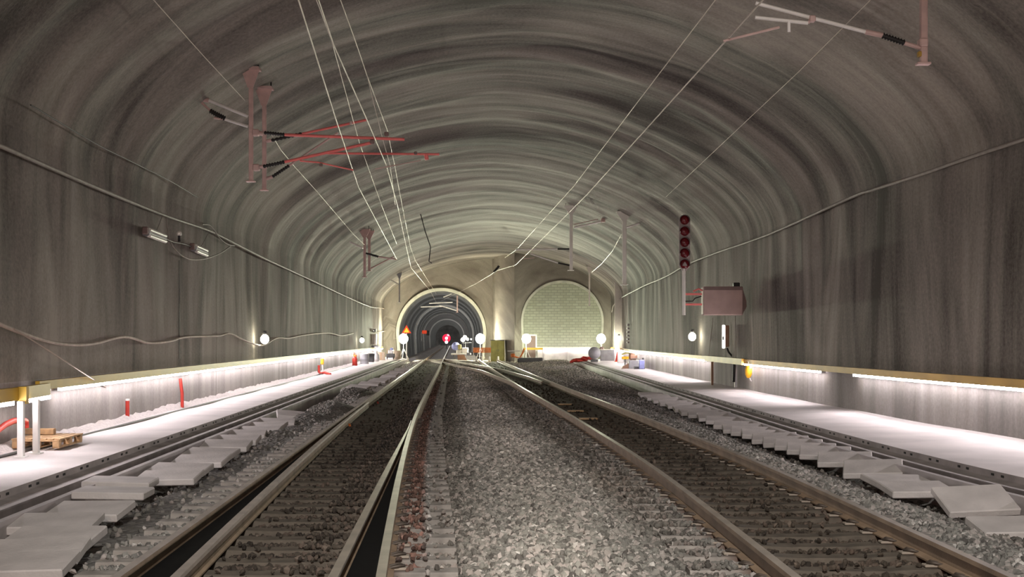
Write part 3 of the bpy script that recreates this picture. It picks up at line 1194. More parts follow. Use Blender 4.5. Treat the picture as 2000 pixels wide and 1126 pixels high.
parts = [scatter(8.2, 16, 560, 0.045, 0.088), scatter(16, 30, 430, 0.048, 0.09), scatter(30, 55, 200, 0.055, 0.095), scatter(55, 108, 70, 0.06, 0.11)]
px_, py_, pz_, ps_ = [np.concatenate([p[i] for p in parts]) for i in range(4)]
npt = len(px_)
me = bpy.data.meshes.new('ballast')
me.vertices.add(npt)
me.vertices.foreach_set('co', np.stack([px_, py_, pz_], -1).astype(np.float32).reshape(-1))
a = me.attributes.new('size', 'FLOAT', 'POINT')
a.data.foreach_set('value', ps_.astype(np.float32))
a = me.attributes.new('turn', 'FLOAT_VECTOR', 'POINT')
a.data.foreach_set('vector', rng.uniform(0, 6.28, (npt, 3)).astype(np.float32).reshape(-1))
a = me.attributes.new('pick', 'INT', 'POINT')
a.data.foreach_set('value', rng.integers(0, 7, npt).astype(np.int32))
a = me.attributes.new('dirt_light', 'FLOAT_COLOR', 'POINT')
dc = dirt_light_at(px_, py_)
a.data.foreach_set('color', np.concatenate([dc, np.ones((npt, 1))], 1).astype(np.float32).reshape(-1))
bal = bpy.data.objects.new('ballast', me)
COL.objects.link(bal)
tag(bal, 'loose grey and pinkish crushed stone ballast around and between the tracks', 'ballast', kind='stuff')
ng = bpy.data.node_groups.new('stone_scatter', 'GeometryNodeTree')
ng.interface.new_socket('Geometry', in_out='INPUT', socket_type='NodeSocketGeometry')
ng.interface.new_socket('Geometry', in_out='OUTPUT', socket_type='NodeSocketGeometry')
gi, go = ng.nodes.new('NodeGroupInput'), ng.nodes.new('NodeGroupOutput')
ip = ng.nodes.new('GeometryNodeInstanceOnPoints')
ci = ng.nodes.new('GeometryNodeCollectionInfo')
ci.inputs['Collection'].default_value = stones()
ci.inputs['Separate Children'].default_value = True
ci.inputs['Reset Children'].default_value = True
ip.inputs['Pick Instance'].default_value = True


def named(nm, ty):
    n = ng.nodes.new('GeometryNodeInputNamedAttribute')
    n.data_type = ty
    n.inputs['Name'].default_value = nm
    return [q for q in n.outputs if q.enabled and q.name == 'Attribute'][0]


ng.links.new(gi.outputs[0], ip.inputs['Points'])
ng.links.new(ci.outputs[0], ip.inputs['Instance'])
ng.links.new(named('pick', 'INT'), ip.inputs['Instance Index'])
ng.links.new(named('turn', 'FLOAT_VECTOR'), ip.inputs['Rotation'])
ng.links.new(named('size', 'FLOAT'), ip.inputs['Scale'])
ng.links.new(ip.outputs[0], go.inputs[0])
md = bal.modifiers.new('stones', 'NODES')
md.node_group = ng

# ------------------------------------------------------------------ cover slabs laid out beside the troughs
sb = MB()
sb.bbox((0, 0, 0), (0.80, 0.54, 0.085), 0.012)
sb.box((0, 0, -0.04), (0.5, 0.44, 0.03))
slab_me = sb.mesh('cover_slab', M['slab'])


def slab(x, y, z, pitch, roll, yaw, label, group, sc=(1, 1, 1)):
    o = bpy.data.objects.new('cover_slab', slab_me)
    COL.objects.link(o)
    o.location = (x, y, z)
    o.rotation_euler = (math.radians(pitch), math.radians(roll), math.radians(yaw))
    o.scale = sc
    return tag(o, label, 'slab', group)


SL_L = [(40, 1112), (70, 1085), (105, 1058), (110, 1028), (175, 1002), (222, 978), (236, 957), (330, 936), (352, 920), (392, 903), (412, 888), (442, 873), (462, 861), (478, 850),
        (508, 843), (520, 834), (540, 826)]
k = 0
for (px, py) in SL_L:
    k += 1
    c = PZ(px, py, -0.19)
    stack = px in (222, 236)
    slab(c.x, c.y, (-0.10 if stack else -0.165) + random.uniform(-0.01, 0.01), random.uniform(-1, 2) if stack else random.uniform(6.5, 10), random.uniform(-2, 2), (2 if stack else random.uniform(-6, 8)),
         ordinal(k) + ' grey cover slab from the picture bottom, row beside the pallet-side trough', 'cover slabs along the pallet-side trough')
for (px, py) in ((575, 812), (700, 757), (722, 750), (690, 764), (745, 742), (760, 735), (738, 745), (775, 727), (785, 722)):
    k += 1
    c = PZ(px, py, -0.12)
    slab(c.x, c.y, -0.10, random.uniform(4, 12), random.uniform(-6, 6), random.uniform(-14, 14),
         ordinal(k) + ' grey cover slab from the picture bottom, row beside the pallet-side trough', 'cover slabs along the pallet-side trough')
k = 0
SL_R = [(1985, 1030, 9, 4), (1905, 985, 24, 3), (1790, 955, 8, 8), (1755, 940, 7, 12), (1705, 917, 16, -16), (1650, 897, 13, -14), (1612, 884, 12, -12), (1585, 876, 10, -10), (1560, 868, 10, -14), (1535, 862, 9, -10),
        (1512, 855, 10, -12), (1490, 848, 9, -8), (1468, 842, 10, -12), (1450, 836, 9, -10), (1432, 830, 9, -10), (1414, 821, 9, -8), (1396, 813, 12, -6), (1376, 808, 12, -8), (1358, 803, 10, 0), (1345, 797, 9, 2),
        (1330, 791, 9, 4), (1315, 787, 8, 0), (1300, 781, 9, 0), (1285, 776, 9, 4), (1272, 771, 9, 0)]
for (px, py, pit, yw) in SL_R:
    k += 1
    c = PZ(px, py, -0.17)
    slab(c.x, c.y, -0.17 + 0.20 * math.sin(math.radians(max(0, pit - 12))), pit, random.uniform(-3, 3), yw + random.uniform(-3, 3),
         ordinal(k) + ' grey cover slab from the picture bottom, row beside the signal-side trough', 'cover slabs along the signal-side trough')

# ------------------------------------------------------------------ hand rails with light strips
def handrail(name, label, side, spans, z_top, lights, y_off=0.10, board_mat='yellow'):
    root = empty(name)
    tag(root, label, 'handrail')
    wa = wall_l if side < 0 else wall_r
    prof = [(-side * (y_off + 0.0), z_top), (-side * (y_off + 0.07), z_top), (-side * (y_off + 0.07), z_top - 0.14), (-side * (y_off + 0.0), z_top - 0.14)]
    for (y0, y1, mt_) in spans:
        ys_ = list(np.arange(y0, y1, 1.0)) + [y1]
        MB().sweep(prof, ys_, wa, closed=True).build('rail_board', M[mt_], root)
    p2 = [(-side * (y_off + 0.005), z_top - 0.142, 2), (-side * (y_off + 0.075), z_top - 0.142, 0), (-side * (y_off + 0.075), z_top - 0.19, 1), (-side * (y_off + 0.005), z_top - 0.19, 2)]
    for (y0, y1) in lights:
        n = max(1, int(round((y1 - y0) / 2.9)))
        for i in range(n):
            a_, b_ = y0 + (y1 - y0) * i / n, y0 + (y1 - y0) * (i + 1) / n - 0.04
            MB().sweep(p2, [a_, (a_ + b_) / 2, b_], wa, closed=True).build('light_strip', [M['strip'], M['strip_low'], M['strip_back']], root)
    bk = MB()
    for y in np.arange(spans[0][0] + 0.5, min(spans[-1][1], 70), 1.45):
        bk.box((float(wa(y)) - side * y_off * 0.4, y, z_top - 0.07), (y_off * 1.1, 0.04, 0.05))
    bk.build('bracket', M['galv'], root)
    return root


def wall_y(px, side, off=0.15):
    return on_wall(px, 700, side, off).y


hl_ = handrail('handrail', 'long yellow handrail with glowing light strip underneath, along the pallet-side wall', -1,
               [(wall_y(75, -1), 118, 'yellow')], 0.985, [(wall_y(118, -1), 118)])
yA, yB, yC = wall_y(1600, 1), wall_y(1667, 1), wall_y(1455, 1)
yD = wall_y(1381, 1)
hr_ = handrail('handrail', 'long ochre handrail with glowing light strips underneath, along the signal-side wall', 1,
               [(13, yD, 'yellow_dim'), (yD, 108.5, 'yellow_dim')], 1.0, [(13, yB), (yA, yC), (yD, 108)])
# wider board, its posts
MB().sweep([(-0.18, 1.02), (-0.26, 1.02), (-0.26, 0.82), (-0.18, 0.82)], [yC, (yC + yD) / 2, yD], wall_r, closed=True).build('rail_board', M['yellow_dim'], hr_)
for (px, y1_, mm) in ((1391, 752, 'brown'), (1437, 758, 'galv')):
    g = PZ(px, y1_, 0.0)
    MB().box((g.x, g.y, 0.42), (0.08, 0.08, 0.84)).build('post', M[mm], hr_)
# short section on two white posts, pallet side
hs = empty('handrail')
tag(hs, 'short yellow handrail section standing on two white posts beside the pallets', 'handrail')
y0_, y1_ = 15.5, 20.3
off = 0.50
pr = [(off, 0.97), (off + 0.08, 0.97), (off + 0.08, 0.79), (off, 0.79)]
MB().sweep(pr, [y0_, 18.55], wall_l, closed=True).build('rail_board', M['yellow'], hs)
MB().sweep(pr, [18.55, y1_], lambda y: wall_l(y) - 0.06 * (np.asarray(y) - 18.55), closed=True).build('rail_board', M['yellow'], hs)
p2 = [(off + 0.01, 0.788, 2), (off + 0.085, 0.788, 0), (off + 0.085, 0.735, 1), (off + 0.01, 0.735, 2)]
MB().sweep(p2, [y0_, 18.3], wall_l, closed=True).build('light_strip', [M['strip'], M['strip_low'], M['strip_back']], hs)
MB().sweep(p2, [18.75, y1_], lambda y: wall_l(y) - 0.06 * (np.asarray(y) - 18.55), closed=True).build('light_strip', [M['strip'], M['strip_low'], M['strip_back']], hs)
for (px, py) in ((41, 893), (71, 886)):
    g = PZ(px, py, 0.0)
    MB().bbox((g.x, g.y, 0.39), (0.085, 0.085, 0.78), 0.008).bbox((g.x, g.y, 0.012), (0.16, 0.16, 0.02), 0.004).build('post', M['white'], hs)
MB().box((PZ(41, 893, 0).x, 18.55, 0.86), (0.12, 0.10, 0.24)).build('joint_cap', M['yellow'], hs)
# rail in front of the block wall
hb = empty('handrail')
tag(hb, 'short handrail with glowing strip in front of the block wall arch', 'handrail')
MB().box((4.45, Y_R - 0.55, 0.93), (5.0, 0.07, 0.12)).build('rail_board', M['white'], hb)
MB().box((4.55, Y_R - 0.55, 0.84), (4.8, 0.08, 0.06)).build('light_strip', M['strip_low'], hb)
MB().box((1.75, Y_R - 0.62, 0.86), (1.6, 0.08, 0.17)).build('rail_board', M['yellow'], hb)
for xx in (2.5, 4.6, 6.9):
    MB().box((xx, Y_R - 0.53, 0.2), (0.06, 0.06, 1.4)).build('post', M['galv'], hb)
MB().box((4.55, Y_R - 0.30, 0.3), (4.9, 0.2, 1.0)).build('plinth', M['trough'], hb)

# ------------------------------------------------------------------ lamps
def globe_light(loc, r, label, stand=True, m='flood', name='work_light'):
    loc = Vector(loc)
    root = empty(name, (loc.x, loc.y, 0.0))
    tag(root, label, 'lamp', 'bright round work lights')
    prof = [(max(0.001, r * math.sin(math.pi * i / 12)), r * 1.1 * -math.cos(math.pi * i / 12)) for i in range(13)]
    MB().lathe(prof, (0, 0, loc.z), 18).build('globe', M[m], root)  # globes enlarged to take in their glare
    if stand:
        sm = MB()
        sm.tube([(0, 0, 0.55), (0, 0, loc.z - r * 0.9)], 0.035, 8)
        for w in range(3):
            t = w * 2.094 + 0.4
            sm.tube([(0, 0, 0.85), (0.42 * math.cos(t), 0.42 * math.sin(t), -0.02)], 0.025, 6)
        sm.build('tripod', M['white'], root)
    else:
        MB().lathe([(0.05, 0.0), (0.09, 0.06), (0.05, 0.14)], (0, 0, loc.z + r), 10).build('cap', M['greydark'], root)
    return root


globe_light(P(788, 661, 117.0), 0.40, 'dazzling work light on a white stand by the tube portal, pallet side')
globe_light(P(938, 661, 116.0), 0.40, 'dazzling work light above the orange barrier beside the tube portal')
globe_light(P(1028, 661, 107.5), 0.36, 'dazzling work light at the door in the block wall', True, 'flood_dim')
globe_light(P(1174, 661, 107.0), 0.36, 'dazzling work light at the outer foot of the block wall arch', True, 'flood_dim')
globe_light(on_wall(517, 662, -1, 0.35), 0.14, 'round lit lamp hanging on the wavy cable of the pallet-side wall', False, 'flood_small', 'wall_lamp')
globe_light(on_wall(707, 664, -1, 0.35), 0.15, 'small distant lit lamp on the pallet-side wall near the portal', False, 'flood_small', 'wall_lamp')
globe_light(on_wall(1352, 657, 1, 0.35), 0.15, 'round lit lamp on the wall below the signal', False, 'flood_small', 'wall_lamp')
globe_light(P(1209, 660, 96.0), 0.16, 'star-like lit lamp on the grey pointed slab by the wall', False, 'flood_small', 'wall_lamp')

# ------------------------------------------------------------------ masts that hang from the vault
def vault_z(x, y):
    wl, wr = float(wall_l(y)), float(wall_r(y))
    c, a_ = (wl + wr) / 2, (wr - wl) / 2
    u = min(0.999, abs(x - c) / a_)
    return Z0 + HC * (1 - u ** PP) ** (1 / PP)


def mast(px, py_bot, y, label, r=0.065, plate=True, py_top=None, m='pole'):
    g = P(px, py_bot, y)
    top = vault_z(g.x, y) - 0.02 if py_top is None else P(px, py_top, y).z
    root = empty('drop_mast', (g.x, y, top))
    tag(root, label, 'catenary mast', 'masts hanging from the vault')
    h = top - g.z
    MB().bbox((0, 0, -h / 2), (r * 1.8, r * 1.8, h), 0.008).tube([(r * 1.0, -r * 0.5, 0), (r * 1.0, -r * 0.5, -h)], r * 0.25, 6).build('post', M[m], root)
    MB().bbox((0, 0, -h + 0.01), (r * 4.2, r * 3, 0.03), 0.006).build('end_plate', M[m], root)
    if plate:
        pm = MB()
        w = r * 4.2
        pm.prism([(-w, 0.0), (w, 0.0), (w, -0.05), (r * 1.3, -0.42), (-r * 1.3, -0.42), (-w, -0.05)], -r * 1.15, -r * 0.9)
        pm.box((0, 0, -0.02), (w * 2, 0.36, 0.05))
        pm.prism([(-w * .6, -0.05), (w * .6, -0.05), (r * 1.0, -0.36), (-r * 1.0, -0.36)], r * 0.9, r * 1.15)
        pm.build('ceiling_plate', M[m], root)
        bm_ = MB()
        for sx_ in (-1, 1):
            bm_.tube([(sx_ * w * 0.8, 0, 0.3), (sx_ * w * 0.8, 0, -0.12)], 0.018, 6)
        bm_.build('anchor_bolt', M['black'], root)
    return root


def arm(root, name, p0, p1, r, m, y):
    """Tube between two pixels at the distance of the mast."""
    a_, b_ = rel(root, P(*p0, y)), rel(root, P(*p1, y))
    return MB().tube([a_, b_], r, 8).build(name, M[m], root)


def insulator(root, p0, p1, y, r=0.05):
    a_, b_ = rel(root, P(*p0, y)), rel(root, P(*p1, y))
    pts, rs = [], []
    n = 16
    for i in range(n + 1):
        pts.append(a_.lerp(b_, i / n))
        rs.append(r if i % 2 else r * 0.55)
    return MB().tube(pts, rs, 10).build('insulator', M['black'], root)


def clamp(root, p, y, s=0.08, m='pole'):
    c = rel(root, P(*p, y))
    return MB().bbox(c, (s, s * 1.3, s), s * 0.15).build('clamp', M[m], root)


# pair of masts, pallet side
y1 = 28.2
m1 = mast(490, 355, y1, 'taller pinkish steel mast of the pair hanging over the pallet-side wall, wedge-shaped top plate', 0.046)
arm(m1, 'feeder_arm', (408, 196), (484, 227), 0.035, 'alu', y1)
arm(m1, 'feeder_arm', (440, 233), (484, 247), 0.03, 'alu', y1)
arm(m1, 'bracket', (374, 182), (412, 217), 0.025, 'pole', y1)
arm(m1, 'bracket', (386, 192), (408, 196), 0.05, 'pole', y1)
arm(m1, 'bracket', (418, 230), (440, 233), 0.025, 'pole', y1)
insulator(m1, (410, 216), (440, 232), y1, 0.06)
insulator(m1, (390, 182), (402, 168), y1, 0.05)
arm(m1, 'bracket', (490, 257), (514, 261), 0.05, 'pole', y1)
clamp(m1, (500, 259), y1, 0.14)
clamp(m1, (501, 327), y1, 0.14)
insulator(m1, (514, 325), (556, 316), y1, 0.045)
arm(m1, 'bracket', (494, 328), (514, 325), 0.04, 'pole', y1)
arm(m1, 'cantilever_tube', (556, 316), (728, 278), 0.032, 'redlit_tube', y1)
insulator(m1, (516, 259), (556, 263), y1, 0.045)
arm(m1, 'cantilever_tube', (556, 263), (790, 272), 0.032, 'redlit_tube', y1)
clamp(m1, (727, 277), y1, 0.09, 'cab_dark')
arm(m1, 'registration_tube', (586, 314), (622, 317), 0.018, 'redlit_tube', y1)
arm(m1, 'steady_arm', (622, 317), (690, 332), 0.016, 'redlit_tube', y1)
clamp(m1, (627, 322), y1, 0.07, 'cab_dark')
clamp(m1, (755, 262), y1, 0.09, 'cab_dark')
arm(m1, 'black_bar', (462, 127), (508, 108), 0.035, 'black', y1 + 0.25)  # black bar across the top plate
y2 = 30.3
m2 = mast(516, 372, y2, 'shorter pinkish steel mast of the pair hanging over the pallet-side wall', 0.046)
arm(m2, 'bracket', (516, 276), (530, 274), 0.04, 'pole', y2)
insulator(m2, (530, 274), (590, 261), y2, 0.045)
arm(m2, 'cantilever_tube', (590, 261), (716, 234), 0.028, 'redlit_tube', y2)
arm(m2, 'bracket', (516, 350), (532, 345), 0.04, 'pole', y2)
insulator(m2, (532, 345), (565, 323), y2, 0.045)
arm(m2, 'cantilever_tube', (565, 323), (660, 259), 0.024, 'pole', y2)
arm(m2, 'registration_tube', (640, 299), (858, 301), 0.026, 'redlit_tube', y2)
arm(m2, 'drop_bracket', (832, 301), (834, 312), 0.045, 'redlit_tube', y2)
clamp(m2, (812, 299), y2, 0.07, 'cab_dark')
clamp(m2, (686, 240), y2, 0.07, 'pole')
arm(m2, 'steady_arm', (733, 330), (822, 313), 0.012, 'pole', y2)
arm(m2, 'black_bar', (498, 166), (532, 146), 0.03, 'black', y2 + 0.25)  # black bar across the second top plate
# near mast, signal side
y3 = 17.1
m3 = mast(1803, 126, y3, 'large pinkish steel mast cut by the upper picture edge, signal side', 0.042)
clamp(m3, (1802, 84), y3, 0.11)
arm(m3, 'bracket', (1766, 84), (1800, 94), 0.028, 'pole', y3)
insulator(m3, (1722, 69), (1767, 84), y3, 0.045)
arm(m3, 'bracket', (1690, 62), (1724, 69), 0.035, 'pole', y3)
arm(m3, 'cantilever_tube', (1476, 6), (1694, 63), 0.026, 'alu', y3)
clamp(m3, (1586, 37), y3, 0.08, 'pole')
arm(m3, 'registration_tube', (1475, 34), (1578, 45), 0.024, 'alu', y3)
arm(m3, 'bracket', (1578, 45), (1588, 34), 0.018, 'pole', y3)
arm(m3, 'drop_bracket', (1541, 40), (1541, 62), 0.022, 'alu', y3)
arm(m3, 'steady_arm', (1413, 80), (1522, 53), 0.016, 'pole', y3)
MB().bbox(rel(m3, P(1796, 106, y3)), (0.05, 0.08, 0.07), 0.01).build('small_tag', M['yellow_dim'], m3)
# distant masts
y4 = 66.7
m4 = mast(712, 541, y4, 'distant mast hanging at the pallet-side wall, first of a close pair')
arm(m4, 'feeder_arm', (683, 472), (709, 484), 0.045, 'alu', y4)
arm(m4, 'cantilever_tube', (739, 501), (775, 506), 0.04, 'pole', y4)
insulator(m4, (714, 494), (739, 501), y4, 0.07)
m5 = mast(721, 529, 68.5, 'distant mast hanging at the pallet-side wall, second of a close pair')
arm(m5, 'cantilever_tube', (724, 524), (770, 500), 0.035, 'pole', 68.5)
m6 = mast(780, 590, 107.9, 'faint mast above the portal rim, pallet side', 0.05, m='grey')
arm(m6, 'cantilever_tube', (757, 543), (778, 554), 0.05, 'alu', 107.9)
y7 = 65.7
m7 = mast(1115, 528, y7, 'distant mast with two arms hanging over the signal-side track', 0.075, m='fixture')
arm(m7, 'feeder_arm', (1121, 444), (1176, 432), 0.045, 'alu', y7)
arm(m7, 'feeder_arm', (1121, 438), (1168, 428), 0.02, 'pole', y7)
clamp(m7, (1178, 430), y7, 0.2)
insulator(m7, (1089, 486), (1112, 486), y7, 0.055)
arm(m7, 'cantilever_tube', (1008, 487), (1089, 486), 0.045, 'fixture', y7)
insulator(m7, (1090, 513), (1113, 518), y7, 0.055)
arm(m7, 'cantilever_tube', (1036, 495), (1090, 513), 0.04, 'fixture', y7)
arm(m7, 'steady_arm', (1022, 505), (1044, 503), 0.02, 'pole', y7)
y8 = 59.8
m8 = mast(1219, 556, y8, 'tall distant mast with one short arm near the signal-side wall', 0.085, m='fixture')
arm(m8, 'feeder_arm', (1223, 444), (1252, 435), 0.04, 'alu', y8)
clamp(m8, (1255, 435), y8, 0.15)
m9 = mast(1151, 597, 100.7, 'thin faint mast in front of the block wall arch', 0.055, m='fixture')
# masts in the tube
m10 = mast(893, 610, 126.0, 'mast inside the tube holding two cantilevers', 0.06, False, 572)
arm(m10, 'cantilever_tube', (838, 592), (884, 590), 0.05, 'alu', 126.0)
arm(m10, 'cantilever_tube', (822, 599), (862, 598), 0.05, 'alu', 126.0)
arm(m10, 'cantilever_tube', (858, 596), (892, 606), 0.05, 'alu', 126.0)
arm(m10, 'steady_arm', (866, 580), (883, 573), 0.05, 'alu', 126.0)

# ------------------------------------------------------------------ wires overhead
def wire(name, pts, r, label, m='wire', cat='wire', group='overhead wires'):
    ps = []
    for (px, py, z) in pts:
        ps.append(P(px, py, (EYE - z) * F / (py - HOR)))
    return tag(MB().tube(ps, r, 6).build(name, M[m]), label, cat, group)


wire('contact_wire', [(560, -75, 5.5), (583, 0, 5.5), (655, 230, 5.5), (700, 365, 5.5), (775, 506, 5.5)], 0.011, 'bright contact wire ending at the distant pallet-side masts')
wire('contact_wire', [(605, -70, 5.7), (622, 0, 5.7), (651, 86, 5.7), (714, 228, 5.7), (754, 321, 5.7), (776, 400, 5.7), (793, 480, 5.6), (803, 523, 5.5), (840, 567, 5.5), (852, 590, 5.4)], 0.011,
     'bright contact wire running down into the tube')
wire('dropper_wire', [(607, -70, 6.4), (618, 0, 6.4), (648, 80, 6.4), (687, 225, 6.4), (702, 279, 6.4), (745, 400, 6.4), (775, 477, 6.4)], 0.008, 'thin dull wire between the two bright contact wires')
wire('messenger_wire', [(650, -50, 6.9), (665, 0, 6.9), (694, 80, 6.9), (717, 148, 6.9), (756, 253, 6.9), (771, 324, 6.9), (785, 400, 6.9), (802, 484, 6.9), (811, 508, 6.8), (846, 564, 5.95), (852, 574, 5.85)], 0.009,
     'upper carrier wire leading into the tube')
wire('dropper_wire', [(717, 148, 6.9), (745, 262, 6.3), (762, 324, 6.1), (772, 400, 6.0)], 0.008, 'thin hanger wire that branches off the upper carrier wire')
wire('contact_wire', [(1545, -55, 5.5), (1490, 0, 5.5), (1410, 88, 5.5), (1146, 380, 5.5), (1103, 423, 5.5), (1038, 487, 5.5), (1007, 517, 5.5)], 0.011, 'bright contact wire over the signal-side track')
wire('messenger_wire', [(1440, -55, 6.7), (1397, 0, 6.7), (1120, 364, 6.7), (1009, 487, 6.7), (986, 503, 6.7)], 0.009, 'thin carrier wire over the signal-side track')
wire('contact_wire', [(1007, 517, 5.5), (971, 528, 5.7), (934, 551, 5.7), (905, 566, 5.6), (862, 587, 5.3)], 0.011, 'wire slanting from the signal side across the pillar into the tube')
for (a_, b_) in (((966, 518), (971, 532)), ((930, 553), (938, 549))):
    pass
ins = MB()
p0, p1 = P(964, 532, 96.0), P(975, 519, 96.0)
ins.tube([p0.lerp(p1, i / 10) for i in range(11)], [0.07 if i % 2 else 0.12 for i in range(11)], 8)
tag(ins.build('wire_insulator', M['black']), 'black insulator on the slanting wire above the pillar', 'insulator')
wire('feeder_wire', [(1740, -50, 7.0), (1700, 0, 7.0), (1560, 140, 6.9), (1390, 300, 6.8), (1300, 385, 6.6)], 0.006, 'hair-thin wire on the signal side under the vault')
wire('feeder_wire', [(262, -50, 6.6), (300, 0, 6.6), (400, 112, 6.6), (478, 196, 6.6)], 0.007, 'thin wire reaching the mast pair from the upper corner')
wire('feeder_wire', [(530, 262, 6.2), (548, 292, 6.2), (575, 325, 6.2), (620, 375, 6.2), (690, 457, 6.2), (712, 478, 6.2)], 0.008, 'thin sagging wire from the mast pair to the distant masts')
wire('feeder_wire', [(1214, 457, 6.0), (1196, 490, 5.6), (1175, 515, 5.6), (1156, 531, 5.7)], 0.014, 'thin curved wire between the two masts near the block wall')
hk = MB().tube([P(x, y_, 70.0) for x, y_ in ((811, 376), (814, 395), (823, 423), (830, 450), (841, 482), (838, 510), (844, 514))], 0.03, 6)
tag(hk.build('hanging_cable', M['cable_dark']), 'black cable with hooked end dangling from the vault above the portal', 'cable')

# ------------------------------------------------------------------ cables on the walls
def wall_cable(name, pts, side, r, label, m='cable', off=0.16, sub=5):
    ps = [on_wall(px, py, side, off) for px, py in pts]
    out = []
    n = len(ps)
    for i in range(n - 1):   # smooth curve through the points
        a0, a1, a2, a3 = ps[max(i - 1, 0)], ps[i], ps[i + 1], ps[min(i + 2, n - 1)]
        for k in range(sub):
            t = k / sub
            out.append(0.5 * ((2 * a1) + (a2 - a0) * t + (2 * a0 - 5 * a1 + 4 * a2 - a3) * t * t + (3 * a1 - a0 - 3 * a2 + a3) * t ** 3))
    out.append(ps[-1])
    return tag(MB().tube(out, r, 7).build(name, M[m]), label, 'cable', 'cables on the tunnel walls')


wall_cable('wall_cable', [(-15, 277), (0, 284), (100, 328), (200, 371), (318, 419), (400, 447), (435, 463), (520, 506), (600, 543), (640, 562), (690, 585), (725, 599), (745, 601), (762, 608)], -1, 0.038,
           'thick cable strung diagonally along the pallet-side wall')
wall_cable('wall_cable', [(2015, 266), (2000, 272), (1900, 305), (1800, 340), (1700, 372), (1660, 386), (1500, 458), (1400, 493), (1345, 515), (1300, 540), (1262, 556), (1240, 567), (1215, 580), (1199, 595), (1195, 609)], 1, 0.036,
           'thick cable strung diagonally along the signal-side wall')
wall_cable('wavy_cable', [(-12, 626), (0, 633), (60, 656), (120, 671), (180, 671), (243, 657), (290, 669), (330, 666), (360, 658), (405, 656), (430, 655), (450, 651), (480, 665), (512, 674), (540, 660), (565, 660),
                          (595, 654), (640, 650), (668, 655), (690, 650)], -1, 0.03, 'pinkish cable festooned in waves low on the pallet-side wall', 'cable_pale')
wall_cable('loop_cable', [(325, 424), (327, 445), (333, 472), (350, 495), (372, 506), (400, 505), (430, 494), (450, 480)], -1, 0.016, 'slack cable loop hanging under the fluorescent fixtures', 'cable', 0.2)
wall_cable('loop_cable', [(395, 438), (408, 439), (418, 449), (430, 466), (445, 477), (458, 479)], -1, 0.018, 'small coil of cable twisted round the thick wall cable', 'cable', 0.2)
wall_cable('seam_cable', [(60, 205), (190, 282), (250, 312), (330, 352), (385, 385)], -1, 0.012, 'faint dark line of thin cable high on the pallet-side wall', 'cable_dark', 0.3)
wall_cable('wavy_cable', [(727, 643), (735, 648), (748, 647), (757, 644), (766, 647)], -1, 0.03, 'short wavy cable near the portal on the pallet-side wall', 'cable_pale', 0.2)
# rope from the wall cable down to the red post
rp = MB().tube([on_wall(28, 642, -1, 0.2), P(130, 706, 21.0), PZ(262, 792, 0.15), PZ(278, 803, 0.05)], 0.012, 6)
tag(rp.build('rope', M['cable_pale']), 'thin rope slanting from the wall cable down to the short red post', 'rope')
# thin seams with studs on the pallet-side wall
for (px, lb) in ((350, 'thin dark vertical cable with small studs down the pallet-side wall'),):
    sm = MB().tube([on_wall(px, y_, -1, 0.10) for y_ in (508, 560, 610, 660, 700)], 0.010, 6)
    tag(sm.build('drop_cable', M['cable_dark']), lb, 'cable', 'cables on the tunnel walls')

# two fluorescent fixtures and a bulb hanging below the cable
for (p0, p1, pe, lb) in (((291, 454), (323, 466), (284, 450), 'larger of two unlit fluorescent fixtures on the pallet-side wall'), ((383, 485), (404, 494), (376, 481), 'smaller of two unlit fluorescent fixtures, on the far end of the lead')):
    a_, b_ = on_wall(*p0, -1, 0.25), on_wall(*p1, -1, 0.25)
    root = empty('fluorescent_fixture', a_)
    tag(root, lb, 'lamp fixture', 'fluorescent fixtures on the wall')
    d = b_ - a_
    for k in (0, 1):
        MB().tube([(0, 0, -0.06 + 0.12 * k), d + Vector((0, 0, -0.06 + 0.12 * k))], 0.045, 8).build('tube', M['fixture'], root)
    MB().tube([-d * 0.03 + Vector((-0.06, 0, 0)), d * 1.03 + Vector((-0.06, 0, 0))], 0.085, 8).build('housing', M['grey'], root)
    MB().bbox(on_wall(*pe, -1, 0.25) - a_, (0.12, 0.14, 0.16), 0.02).build('end_cap', M['cab_dark'], root)
    MB().tube([d * 0.45 + Vector((0, 0, 0.1)), on_wall(p0[0] + 28, p0[1] - 36, -1, 0.18) - a_], 0.008, 5).build('hanger', M['cable'], root)
bp_ = on_wall(350, 455, -1, 0.28)
rb = empty('bulb', bp_)
tag(rb, 'single unlit round bulb between the two fluorescent fixtures', 'lamp')
MB().lathe([(0.001, 0.05), (0.05, 0.03), (0.062, -0.01), (0.045, -0.055), (0.001, -0.06)], (0, 0, 0), 14).build('glass', M['fixture'], rb)
MB().lathe([(0.03, -0.05), (0.032, -0.2), (0.001, -0.2)], (0, 0, 0), 10).build('socket', M['black'], rb)
ld = MB().tube([on_wall(x, y_, -1, 0.24) for x, y_ in ((323, 466), (340, 473), (348, 474), (362, 477), (378, 483))], 0.014, 6)
tag(ld.build('lead', M['cable_dark']), 'dark lead joining the two fluorescent fixtures', 'cable')

